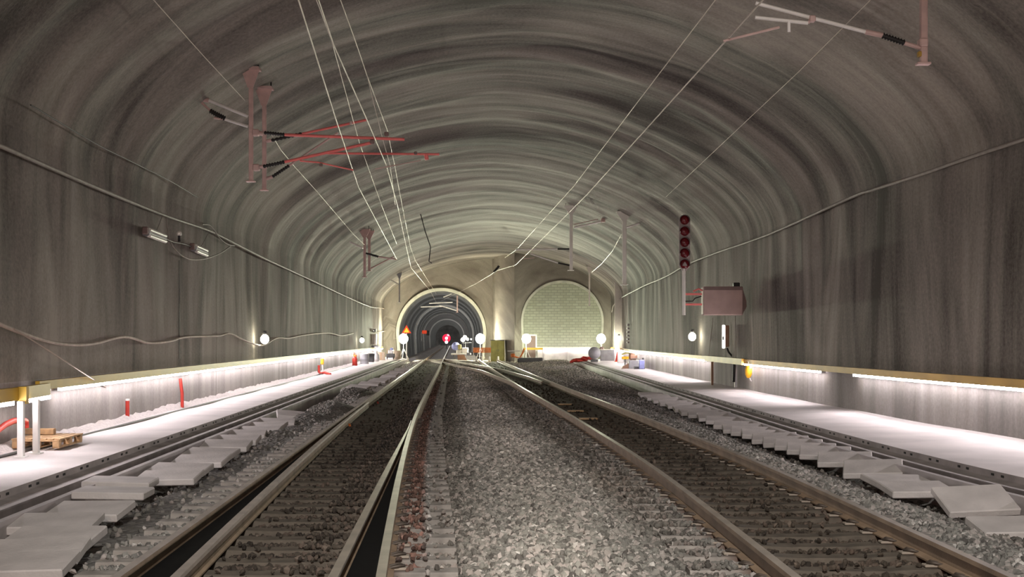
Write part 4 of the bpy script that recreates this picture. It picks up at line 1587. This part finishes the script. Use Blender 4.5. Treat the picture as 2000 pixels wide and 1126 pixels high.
# ------------------------------------------------------------------ signal with its cabinet
ysg = 42.0
c0 = P(1337, 615, ysg)
sg = empty('signal', (c0.x, ysg, c0.z))
tag(sg, 'five-lamp railway signal with dark red lenses on a pale post', 'railway signal')
zt = P(1337, 419, ysg).z - c0.z
zb = P(1337, 527, ysg).z - c0.z
w_ = 0.175
poly = []
for i in range(13):
    t = math.pi * i / 12
    poly.append((w_ * math.cos(t), zt - w_ + w_ * math.sin(t)))
poly += [(-w_, zb + 0.12), (-0.06, zb - 0.03), (0.06, zb - 0.03), (w_, zb + 0.12)]
MB().prism(poly, -0.03, 0.03).build('back_plate', M['sig_plate'], sg)
for i, py in enumerate((429.5, 451.5, 473, 494, 515.5)):
    z = P(1337, py, ysg).z - c0.z
    hd = MB()
    n = 20
    vs, fs = [], []
    for k in range(n + 1):
        t = -math.radians(25) + math.radians(230) * k / n
        x_, z_ = 0.158 * math.cos(t), 0.158 * math.sin(t)
        vs += [(x_, -0.03, z + z_), (x_, -0.16, z + z_ * 0.99)]
    for k in range(n):
        fs.append((k * 2, k * 2 + 1, k * 2 + 3, k * 2 + 2))
    hd.add(vs, fs, 0, True)
    hd.build('hood', M['lens_dark'], sg)
    ln_ = MB().lathe([(0.001, -0.065), (0.09, -0.055), (0.148, -0.032), (0.15, -0.0)], (0, 0, z), 22, 'Y').build('lens', M['lens'], sg)
    if i == 4:
        ln_['label'] = 'lowest lens with pale triangular marker'
        MB().prism([(-0.075, z - 0.055), (0.075, z - 0.055), (0.04, z + 0.02), (0.0, z + 0.075), (-0.04, z + 0.02)], -0.085, -0.066).build('marker', M['sig_plate'], ln_)
MB().tube([(-0.02, 0.02, 0), (-0.02, 0.02, zb + 0.1)], 0.058, 12).build('post', M['fixture'], sg)
zc = lambda py: P(1337, py, ysg).z - c0.z
xb_ = P(1370, 600, ysg).x - c0.x
arm_m = MB()
for py in (574, 594):
    arm_m.bbox((xb_ / 2, 0.04, zc(py)), (xb_ + 0.04, 0.06, 0.065), 0.006)
arm_m.build('bracket', M['redlit_tube'], sg)
MB().tube([(0.03, 0, zc(588)), (0.25, -0.02, zc(588)), (0.33, -0.03, zc(582)), (xb_, 0, zc(578))], 0.022, 6).build('cable', M['black'], sg)
cb0 = P(1370, 615, ysg)
cb = empty('equipment_box', (P(1412, 587, ysg).x, ysg + 0.2, P(1412, 587, ysg).z))
tag(cb, 'large pinkish brown equipment box bracketed to the wall next to the signal', 'box')
bw_, bh_ = 78 / F * ysg, 56 / F * ysg
MB().bbox((0, 0, 0), (bw_, 0.5, bh_), 0.03).build('body', M['cabinet'], cb)
MB().box((0, -0.255, bh_ * 0.43), (bw_ * 0.96, 0.02, bh_ * 0.12)).build('top_flange', M['cab_dark'], cb)
MB().prism([(bw_ / 2, -bh_ / 2 + 0.02), (bw_ / 2 + 0.14, -bh_ * 0.2), (bw_ / 2 + 0.13, 0.0), (bw_ / 2, bh_ / 2 - 0.02)], -0.1, 0.2).build('side_cover', M['cab_dark'], cb)
MB().bbox((bw_ * 0.36, 0.0, bh_ / 2 + 0.06), (0.2, 0.2, 0.14), 0.02).build('cable_gland', M['black'], cb)
MB().tube([(-bw_ / 2, -0.1, bh_ * 0.36), (-bw_ / 2 - 0.12, -0.1, bh_ * 0.42), (-bw_ / 2 - 0.3, -0.1, bh_ * 0.33)], 0.03, 6).build('elbow_pipe', M['redlit_tube'], cb)
MB().box((bw_ * 0.3, 0.5, 0), (0.1, 1.1, 0.1)).build('wall_bracket', M['pole'], cb)

# wall panel lamp with brown housing, its cable
pn = on_wall(1417, 657, 1, 0.22)
pl = empty('panel_lamp', pn)
tag(pl, 'upright lit panel lamp with brown housing on the signal-side wall', 'lamp')
s_ = pn.y / F
MB().bbox((-4 * s_, -0.03, 0), (5.5 * s_, 0.12, 46 * s_), 0.02).build('diffuser', M['tube_glow'], pl)
MB().bbox((2.5 * s_, 0, 0.02), (8.5 * s_, 0.14, 42 * s_), 0.02).build('housing', M['brown'], pl)
MB().bbox((-5.5 * s_, -0.08, -3 * s_), (2.5 * s_, 0.06, 7 * s_), 0.01).build('catch', M['black'], pl)
MB().tube([(3 * s_, 0, -22 * s_), (6 * s_, 0, -30 * s_), (13 * s_, 0.02, -38 * s_)], 0.035, 6).build('cable', M['black'], pl)
# black box and conduit beside it
for (pts, r, mm, lb) in ((((1436, 612), (1437, 660), (1437, 705)), 0.012, 'cable', 'thin conduit on the wall between the box and the ochre handrail'),
                         (((1393, 620), (1388, 660), (1384, 700)), 0.010, 'cable_pale', 'thin pale cable slanting down the wall beside the panel lamp')):
    tag(MB().tube([on_wall(*p, 1, 0.15) for p in pts], r, 6).build('conduit', M[mm]), lb, 'conduit')
wall_cable('drop_cable', [(1434, 700), (1434, 720), (1433, 745)], 1, 0.05, 'black cable hanging behind the white post below the ochre board', 'black', 0.2)
# yellow lamp bag
by = on_wall(1462, 725, 1, 0.3)
bg = empty('hanging_bag', by)
tag(bg, 'bright yellow bag hanging under the ochre handrail', 'bag')
s_ = by.y / F
MB().lathe([(0.001, 12 * s_), (5 * s_, 11 * s_), (7 * s_, 4 * s_), (6.5 * s_, -6 * s_), (3.5 * s_, -12 * s_), (0.001, -13 * s_)], (0, 0, 0), 14).build('pouch', M['bag'], bg)
MB().tube([(2 * s_, 0, -12 * s_), (4 * s_, 0, -17 * s_), (6 * s_, 0, -19 * s_)], 0.02, 6).build('strap', M['white'], bg)
MB().tube([(0, 0, 12 * s_), (0, 0.05, 20 * s_)], 0.012, 6).build('cord', M['cable_pale'], bg)

# ------------------------------------------------------------------ pallet-side walkway things
def pallet(loc, rz, label):
    root = empty('pallet', loc, rz)
    tag(root, label, 'pallet')
    for i in range(7):
        x = -0.37 + 0.37 / 3 * i
        o = MB().bbox((x, 0, 0.134), (0.10, 1.2, 0.02), 0.003).build('deck_board', M['wood'], root)
    for yy in (-0.55, 0, 0.55):
        MB().bbox((0, yy, 0.113), (0.8, 0.12, 0.02), 0.003).build('stringer', M['wood'], root)
        for xx in (-0.345, 0, 0.345):
            MB().bbox((xx, yy, 0.062), (0.11, 0.13, 0.08), 0.004).build('block', M['wood'], root)
    for xx in (-0.345, 0, 0.345):
        MB().bbox((xx, 0, 0.012), (0.11, 1.2, 0.02), 0.003).build('bottom_board', M['wood'], root)
    return root


pt = pallet((-7.02, 20.15, 0.035), 0.04, 'wooden pallet on the walkway behind the two white posts')
pt.scale = (0.85, 1, 1)
o = MB().bbox((0, 0, 0), (0.5, 0.12, 0.09), 0.008).build('timber_offcut', M['wood'], loc=(P(75, 853, 20.4).x, 20.4, 0.23))
tag(o, 'short timber offcut lying on top of the pallet', 'timber')
# red hose arc at picture edge
hz = MB().tube([on_wall(x, y_, -1, 0.25) for x, y_ in ((-30, 862), (-8, 843), (10, 829), (25, 822), (38, 819), (50, 822), (51, 834))], 0.045, 10)
tag(hz.build('hose', M['red']), 'red hose bent in an arc behind the first white post', 'hose')
# red posts
g = PZ(249, 822, 0.0)
r1_ = empty('marker_post', (g.x, g.y, 0))
tag(r1_, 'short red marker post at the foot of the pallet-side wall, rope tied to it', 'post')
hh = 40 / F * g.y
MB().tube([(0, 0, 0), (0, 0, hh)], 0.04, 10).build('shaft', M['red'], r1_)
MB().tube([(0, 0, hh), (0, 0, hh + 0.04)], 0.044, 10).build('cap', M['white'], r1_)
a_, b_ = on_wall(352, 739, -1, 0.12), on_wall(356, 796, -1, 0.2)
o = MB().tube([a_, (a_ + b_) / 2 + Vector((0.02, 0, 0)), b_], 0.04, 8).build('strap', M['red'])
tag(o, 'upright red strap from handrail to ground on the pallet-side wall', 'strap')
# extinguisher-like red thing with yellow top
g = P(632, 728, 62.0)
s_ = g.y / F
ex = empty('hose_reel', (g.x, g.y, 0))
tag(ex, 'red curled hose with a yellow box above, on the pallet-side walkway', 'hose')
MB().tube([(-9 * s_, 0, 18 * s_), (-9 * s_, 0, 5 * s_), (-5 * s_, -0.1, 2 * s_), (3 * s_, -0.2, 4 * s_), (10 * s_, -0.3, 2 * s_), (16 * s_, -0.4, 1 * s_)], 0.06, 8).build('hose_body', M['red'], ex)
MB().bbox((-3 * s_, 0.1, 25 * s_), (6 * s_, 0.15, 11 * s_), 0.02).build('box', M['bag'], ex)
MB().tube([(-3 * s_, 0.1, 20 * s_), (-1 * s_, 0, 0)], 0.035, 6).build('leg', M['white'], ex)

yq = 92.0
s_ = yq / F


def G(px, z=0.0, y=yq):
    return Vector(((px - 1000) / F * y, y, z))


e_ = empty('extinguisher', G(693, 0, 82))
tag(e_, 'red extinguisher with orange top on the distant pallet-side walkway', 'extinguisher')
MB().lathe([(0.001, 0), (0.16, 0), (0.16, 0.42), (0.10, 0.55), (0.001, 0.56)], (0, 0, 0), 14).build('cylinder', M['red'], e_)
MB().bbox((0.02, 0, 0.62), (0.2, 0.14, 0.14), 0.03).build('valve', M['orange'], e_)
MB().bbox((-0.05, 0, 0.76), (0.16, 0.1, 0.2), 0.03).build('handle', M['brown'], e_)
e_ = empty('drum', G(712, 0, 88))
tag(e_, 'grey steel drum on the distant pallet-side walkway', 'drum')
MB().lathe([(0.001, 0), (0.30, 0), (0.31, 0.02), (0.29, 0.04), (0.29, 0.3), (0.31, 0.32), (0.29, 0.34), (0.29, 0.62), (0.31, 0.66), (0.001, 0.66)], (0, 0, 0), 18).build('shell', M['grey'], e_)
e_ = empty('bucket', G(725, 0, 95))
tag(e_, 'dark grey bucket beside the steel drum', 'bucket')
MB().lathe([(0.001, 0), (0.2, 0), (0.25, 0.6), (0.27, 0.6), (0.26, 0.62), (0.22, 0.1)], (0, 0, 0), 16).build('pail', M['greydark'], e_)
MB().tube([(-0.25, 0, 0.58), (-0.2, 0, 0.74), (0, 0, 0.82), (0.2, 0, 0.74), (0.25, 0, 0.58)], 0.015, 6).build('handle', M['galv'], e_)
e_ = empty('sack', G(734, 0, 98))
tag(e_, 'pale filled sack beside the dark bucket', 'sack')
MB().lathe([(0.001, 0), (0.24, 0.02), (0.28, 0.2), (0.24, 0.5), (0.12, 0.66), (0.16, 0.78), (0.001, 0.76)], (0, 0, 0), 12).build('cloth', M['white'], e_)
e_ = empty('carton', G(745, 0, 104))
tag(e_, 'tan carton on the distant pallet-side walkway', 'carton')
MB().bbox((0, 0, 0.32), (0.55, 0.6, 0.64), 0.01).build('body', M['tan'], e_)
MB().box((0, -0.31, 0.32), (0.06, 0.01, 0.64)).build('tape', M['wood'], e_)
e_ = empty('trolley', G(763, 0, 108))
tag(e_, 'dark wheeled trolley with white and blue load near the portal', 'trolley')
MB().bbox((0, 0, 0.3), (0.65, 0.7, 0.34), 0.02).build('frame', M['greydark'], e_)
for sx_ in (-1, 1):
    MB().lathe([(0.001, -0.03), (0.12, -0.03), (0.12, 0.03), (0.001, 0.03)], (sx_ * 0.25, -0.3, 0.12), 12, 'X').build('wheel', M['black'], e_)
    MB().box((sx_ * 0.31, 0.3, 0.6), (0.04, 0.04, 0.7)).build('handle', M['brown'], e_)
MB().bbox((0.02, 0, 0.62), (0.42, 0.45, 0.30), 0.05).build('white_load', M['white'], e_)
MB().bbox((0.08, 0, 0.86), (0.26, 0.3, 0.18), 0.05).build('blue_load', M['blue'], e_)
e_ = empty('bin', G(776, 0, 110))
tag(e_, 'tan round bin beside the dark trolley', 'bin')
MB().lathe([(0.001, 0), (0.28, 0), (0.33, 0.65), (0.3, 0.7), (0.001, 0.7)], (0, 0, 0), 16).build('body', M['tan'], e_)
# cabinet on the wall near the portal
cc = on_wall(731, 661, -1, 0.2)
e_ = empty('wall_cabinet', cc)
tag(e_, 'tall pale cabinet on the pallet-side wall near the portal', 'cabinet')
s_ = cc.y / F
MB().bbox((0, 0, -1 * s_), (9 * s_, 0.3, 20 * s_), 0.02).build('body', M['fixture'], e_)
MB().bbox((0, 0, 16 * s_), (8 * s_, 0.28, 6 * s_), 0.02).build('upper_box', M['grey'], e_)
MB().box((-1 * s_, -0.16, -1 * s_), (0.02, 0.01, 18 * s_)).build('door_gap', M['greydark'], e_)
MB().bbox((-2 * s_, 0, -15 * s_), (20 * s_, 0.12, 4 * s_), 0.02).build('shelf', M['grey'], e_)
# warning triangle, the light on it put in as a glow, and its post
tw = P(794, 645, 116.5)
e_ = empty('warning_sign', (tw.x, tw.y, 0))
tag(e_, 'yellow warning triangle with red border and added glow by the tube portal', 'sign')
h_ = 9.5 * 116.5 / F


def tri(r):
    return [(r * math.sin(a), tw.z + r * math.cos(a)) for a in (0, 2.0944, 4.18879)]


MB().prism(tri(h_ * 1.12), -0.02, 0.02).build('border', M['sign_red'], e_)
MB().prism([(x, z - 0.02) for x, z in tri(h_ * 0.68)], -0.05, -0.021).build('face', M['sign_yellow'], e_)
MB().tube([(0, 0.05, -0.1), (0, 0.05, tw.z - 0.2)], 0.04, 8).build('post', M['galv'], e_)
# red lamp box in the tube
rl = P(829, 648, 140.0)
e_ = empty('signal_lamp', (rl.x, 140.0, rl.z))
tag(e_, 'red lamp box on the tube wall with a black side', 'signal lamp')
MB().bbox((0, 0, 0), (0.5, 0.2, 0.36), 0.05).build('lens_box', M['sign_red'], e_)
MB().bbox((0.36, 0.05, -0.1), (0.3, 0.2, 0.5), 0.04).build('case', M['black'], e_)
MB().box((-0.3, 0.15, -0.5), (0.06, 0.06, 1.0)).build('arm', M['grey'], e_)
# red lamp at the far end
yl = 260.0
rl = P(872, 660, yl)
e_ = empty('signal_lamp', (rl.x, yl, 0))
tag(e_, 'red glowing signal lamp deep in the tube with white lights below', 'signal lamp')
MB().lathe([(0.001, -0.05), (0.8, -0.03), (0.8, 0.03), (0.001, 0.05)], (0, 0, rl.z), 20, 'Y').build('red_disc', M['lamp_red'], e_)
MB().lathe([(0.001, -0.1), (0.27, -0.06), (0.27, 0.0)], (0, 0, rl.z), 14, 'Y').build('white_lamp', M['lamp_white'], e_)
MB().lathe([(0.001, -0.1), (0.3, -0.06), (0.3, 0.0)], (0, 0, rl.z - 0.75), 14, 'Y').build('white_lamp', M['lamp_white'], e_)
MB().box((0, 0.1, rl.z / 2 - 0.5), (0.12, 0.1, rl.z)).build('post', M['greydark'], e_)

# ------------------------------------------------------------------ equipment at the tube mouth, beside the track
yq = 116.0


def GP(px, py, y):
    return P(px, py, y)


e_ = empty('rail_trolley', (P(905, 690, yq).x, yq, -0.15))
tag(e_, 'white loaded rail trolley with blue drum and yellow crate at the tube mouth', 'trolley')
MB().bbox((-0.2, 0, 0.50), (1.7, 1.4, 0.14), 0.02).build('deck', M['white'], e_)
MB().bbox((0.15, 0.1, 0.82), (0.55, 0.7, 0.5), 0.06).build('white_box', M['white'], e_)
MB().bbox((-0.38, 0.1, 0.72), (0.45, 0.6, 0.3), 0.05).build('grey_box', M['fixture'], e_)
MB().lathe([(0.001, -0.35), (0.34, -0.33), (0.36, 0.0), (0.34, 0.33), (0.001, 0.35)], (-0.68, 0.2, 1.18), 18, 'Y').build('blue_drum', M['blue'], e_)
MB().bbox((-0.32, 0, 1.12), (0.28, 0.4, 0.42), 0.04).build('yellow_crate', M['olive'], e_)
for sx_ in (-0.8, 0.5):
    MB().lathe([(0.001, -0.05), (0.19, -0.05), (0.19, 0.05), (0.001, 0.05)], (sx_, -0.5, 0.27), 14, 'X').build('wheel', M['greydark'], e_)
MB().prism([(-0.5, 0.43), (0.1, 0.43), (0.35, -0.05), (-0.45, -0.05)], -0.75, -0.72).build('apron', M['brown'], e_)
e_ = empty('lamp_cluster', (P(909, 662, 117.5).x, 117.5, 0))
tag(e_, 'small white lamps on a rack above the rail trolley', 'lamp')
for (px, py, r) in ((904, 663, 0.2), (908, 658, 0.18), (913, 662, 0.13), (920, 662, 0.08)):
    q_ = P(px, py, 117.5)
    MB().lathe([(max(0.001, r * math.sin(math.pi * i / 8)), -r * math.cos(math.pi * i / 8)) for i in range(9)], (q_.x - e_.location.x, 0, q_.z), 12).build('bulb', M['tube_glow'], e_)
MB().tube([(-0.3, 0.1, 1.3), (0.55, 0.1, 1.35)], 0.03, 6).tube([(0, 0.1, -0.2), (0, 0.1, 1.4)], 0.03, 6).build('rack', M['greydark'], e_)
e_ = empty('crate', (P(917, 690, 112).x, 112.0, -0.2))
tag(e_, 'low white crate on the ballast right of the rail trolley'.replace(' right of', ' next to'), 'crate')
MB().bbox((0.1, 0, 0.3), (0.75, 0.5, 0.36), 0.02).build('body', M['white'], e_)
MB().bbox((-0.1, 0, 0.6), (0.3, 0.4, 0.26), 0.03).build('lid', M['grey'], e_)
MB().bbox((0.45, 0.0, 0.15), (1.0, 0.6, 0.1), 0.02).build('board', M['white'], e_)
# orange barrier
e_ = empty('barrier', (P(948, 690, 113.5).x, 113.5, -0.2))
tag(e_, 'orange mesh barrier below the work light beside the tube portal', 'barrier')
bmn = MB()
for i in range(6):
    bmn.box((0, 0, 0.72 + i * 0.075), (2.1, 0.02, 0.05))
for i in range(18):
    bmn.box((-1.03 + i * 0.121, 0.01, 0.91), (0.035, 0.015, 0.42))
bmn.build('mesh', M['orange'], e_)
for xx in (-1.0, -0.25, 0.45, 1.0):
    MB().tube([(xx, 0.04, 0), (xx, 0.04, 1.15)], 0.03, 6).build('stake', M['galv'], e_)
for (px, py, lb) in ((956, 693, 'small pale traffic cone in front of the orange barrier'), (973, 693, 'small pale traffic cone in front of the olive cabinet'), (930, 693, 'white marker post below the work light near the barrier'), (941, 692, 'second white marker post under the barrier')):
    g = P(px, py, 108.0)
    c_ = empty('traffic_cone', (g.x, 108.0, -0.2))
    tag(c_, lb, 'cone', 'cones before the barrier')
    MB().lathe([(0.10, 0.03), (0.085, 0.2), (0.06, 0.45), (0.001, 0.47)], (0, 0, 0), 10).build('body', M['fixture'], c_)
    MB().bbox((0, 0, 0.015), (0.26, 0.26, 0.03), 0.005).build('base', M['orange'], c_)
# olive cabinet
e_ = empty('site_cabinet', (P(972, 692, 112.6).x, 112.6, -0.2))
tag(e_, 'olive metal site cabinet against the rock pillar', 'cabinet')
MB().bbox((0, 0, 0.85), (1.15, 0.6, 1.75), 0.02).build('body', M['olive'], e_)
for sx_ in (-0.28, 0.28):
    d_ = MB().bbox((sx_, -0.31, 0.85), (0.52, 0.03, 1.55), 0.01).build('door', M['olive'], e_)
    MB().box((sx_ * 0.25, -0.34, 0.9), (0.03, 0.03, 0.18)).build('handle', M['greydark'], d_)
MB().bbox((0, 0, 1.76), (1.25, 0.7, 0.06), 0.01).build('roof', M['greydark'], e_)
# platform box and things by the door
e_ = empty('loading_platform', (P(1036, 700, 105.5).x, 105.5, -0.25))
tag(e_, 'low grey platform in front of the door in the block wall', 'platform')
MB().bbox((0.0, 0, 0.22), (1.9, 0.8, 0.42), 0.02).build('deck', M['greydark'], e_)
MB().box((0.95, -0.3, 0.15), (0.12, 0.12, 0.55)).build('leg', M['white'], e_)
e_ = empty('barrow', (P(1003, 690, 106.0).x, 106.0, -0.2))
tag(e_, 'orange and white barrow beside the work light at the door', 'barrow')
MB().bbox((-0.05, 0, 0.55), (0.34, 0.5, 0.3), 0.06).build('tank', M['orange'], e_)
MB().bbox((0.0, 0, 0.90), (1.0, 0.5, 0.07), 0.02).build('tray', M['white'], e_)
MB().tube([(0.1, 0, 0.45), (0.5, 0, 0.35), (0.75, 0, 0.8), (0.85, 0, 1.1)], 0.06, 8).build('chute', M['orange'], e_)
for sx_ in (-0.3, 0.35):
    MB().lathe([(0.001, -0.04), (0.16, -0.04), (0.16, 0.04), (0.001, 0.04)], (sx_, -0.2, 0.16), 12, 'X').build('wheel', M['greydark'], e_)

# ------------------------------------------------------------------ signal-side clutter near the block wall
e_ = empty('cable_drum', (P(1161, 684, 96).x, 96.0, -0.1))
tag(e_, 'upright grey cable drum seen end-on below the outer work light', 'cable drum')
MB().lathe([(0.001, -0.04), (0.44, -0.04), (0.44, 0.0), (0.001, 0.0)], (0, -0.15, 0.75), 22, 'Y').build('flange', M['grey'], e_)
MB().lathe([(0.001, -0.04), (0.44, -0.04), (0.44, 0.0), (0.001, 0.0)], (0, 0.35, 0.75), 22, 'Y').build('flange', M['grey'], e_)
MB().lathe([(0.28, -0.15), (0.28, 0.35)], (0, 0, 0.75), 18, 'Y').build('winding', M['cable_dark'], e_)
MB().bbox((0, 0.1, 0.15), (0.5, 0.7, 0.3), 0.02).build('cradle', M['greydark'], e_)
e_ = empty('container', (P(1186, 698, 98).x, 98.0, 0.0))
tag(e_, 'grey corrugated container beside the cable drum', 'container')
cm = MB().bbox((0, 0, 0.46), (1.0, 0.7, 0.80), 0.02)
for i in range(8):
    cm.box((-0.44 + i * 0.126, -0.36, 0.46), (0.05, 0.03, 0.7))
cm.build('body', M['grey'], e_)
MB().bbox((0, 0, 0.88), (1.1, 0.8, 0.06), 0.02).build('lid', M['fixture'], e_)
MB().bbox((-0.4, 0, 0.95), (0.3, 0.4, 0.3), 0.08).build('bundle', M['cabinet'], e_)
e_ = empty('traffic_cone', (P(1206, 704, 96).x, 96.0, 0.0))
tag(e_, 'red-orange traffic cone beside the grey container', 'cone')
MB().lathe([(0.18, 0.03), (0.12, 0.3), (0.05, 0.72), (0.001, 0.73)], (0, 0, 0), 12).build('body', M['red'], e_)
MB().bbox((0, 0, 0.02), (0.42, 0.42, 0.04), 0.005).build('base', M['orange'], e_)
e_ = empty('switch_box', (P(1213, 690, 91).x - 0.05, 91.0, 0.0))
tag(e_, 'white upright box at the foot of the pointed slab', 'box')
MB().bbox((0.02, 0, 0.42), (0.42, 0.35, 0.8), 0.02).build('body', M['white'], e_)
MB().box((0.22, -0.18, 0.42), (0.03, 0.02, 0.75)).build('hinge', M['grey'], e_)
e_ = empty('toolbox', (P(1241, 716, 74).x, 74.0, 0.0))
tag(e_, 'grey metal toolbox on the signal-side walkway edge', 'toolbox')
MB().bbox((0.0, 0, 0.24), (0.78, 0.45, 0.46), 0.03).build('body', M['grey'], e_)
MB().tube([(-0.2, 0, 0.47), (-0.2, 0, 0.56), (0.2, 0, 0.56), (0.2, 0, 0.47)], 0.02, 6).build('handle', M['greydark'], e_)
MB().prism([(-0.40, 0.0), (-0.40, 0.3), (-0.72, 0.12), (-0.78, 0.0)], -0.2, 0.2).build('wedge', M['brown'], e_)
e_ = empty('equipment_heap', (P(1231, 700, 78).x, 78.0, 0.0))
tag(e_, 'yellow and brown machine standing behind the grey toolbox', 'machine')
MB().bbox((0.15, 0, 0.62), (0.5, 0.45, 0.4), 0.1).build('engine', M['brown'], e_)
MB().bbox((-0.3, 0, 0.55), (0.4, 0.4, 0.16), 0.04).build('hopper', M['bag'], e_)
MB().tube([(-0.5, 0, 0.75), (-0.2, 0, 0.85), (0.1, 0, 0.8)], 0.05, 8).build('handle', M['olive'], e_)
for sx_ in (-0.3, 0.3):
    MB().box((sx_, 0.1, 0.25), (0.06, 0.06, 0.5)).build('leg', M['greydark'], e_)
e_ = empty('jerrycan', (P(1255, 706, 72).x - 0.05, 72.0, 0.0))
tag(e_, 'violet blue jerrycan at the wall behind the toolbox', 'jerrycan')
MB().bbox((0, 0, 0.28), (0.3, 0.22, 0.5), 0.04).build('body', M['blue'], e_)
MB().lathe([(0.05, 0), (0.05, 0.1), (0.001, 0.1)], (0.08, 0, 0.53), 10).build('cap', M['black'], e_)
MB().bbox((-0.1, 0.3, 0.08), (0.6, 0.3, 0.16), 0.02).build('tray', M['greydark'], e_)
g = PZ(1140, 708, -0.1)
tp = MB()
for i in range(6):
    tp.bbox((g.x - 0.8 + i * 0.28, g.y + 0.2 * math.sin(i * 2), 0.02 + i * 0.05), (0.5, 0.8, 0.16), 0.06, 0, (0.2 * math.sin(i * 3), -0.3, i))
tag(tp.build('tarpaulin', M['red']), 'crumpled red tarpaulin on the ballast heap by the cable drum', 'tarpaulin')
# grey pointed slab that leans on the wall
sp = P(1208, 690, 97.0)
w_ = 7.5 * 97.0 / F
zt = P(1208, 537, 97.0).z
o = MB().prism([(-w_, -0.3), (-w_, zt - 0.55), (0, zt), (w_, zt - 0.6), (w_, -0.3)], -0.15, 0.15).build('pointed_slab', M['fixture'], loc=(sp.x, 97.0, 0))
tag(o, 'tall grey concrete slab with pointed top standing by the signal-side wall', 'slab')
# ladder-like chain of steps on the wall
lc = on_wall(1227, 655, 1, 0.15)
lm = MB()
for i, py in enumerate((634, 641, 648, 655, 662, 668)):
    q_ = P(1227, py, lc.y)
    lm.bbox((q_.x, q_.y, q_.z), (0.16, 0.12, 0.14), 0.02)
tag(lm.build('rung_bracket', M['galv']), 'vertical run of small pale brackets on the signal-side wall', 'bracket')
# bits of litter in the tube track
for (px, py, mm, lb) in ((497, 997, 'bag', 'yellow plastic scrap beside the open switch rail'), (683, 830, 'orange', 'orange plastic scrap lying between the rails of the tube track'), (738, 786, 'red', 'small red scrap lying further on between the rails of the tube track')):
    g = PZ(px, py, -0.14)
    o = MB().bbox((0, 0, 0), (0.05, 0.10, 0.02), 0.006, 0, (0.5, 0.3, 0.4)).add([(-0.03, 0.02, 0.01), (0.05, 0.04, 0.05), (0.02, -0.05, 0.03)], [(0, 1, 2)]).build('scrap', M[mm], loc=(g.x, g.y, -0.135))
    tag(o, lb, 'litter')
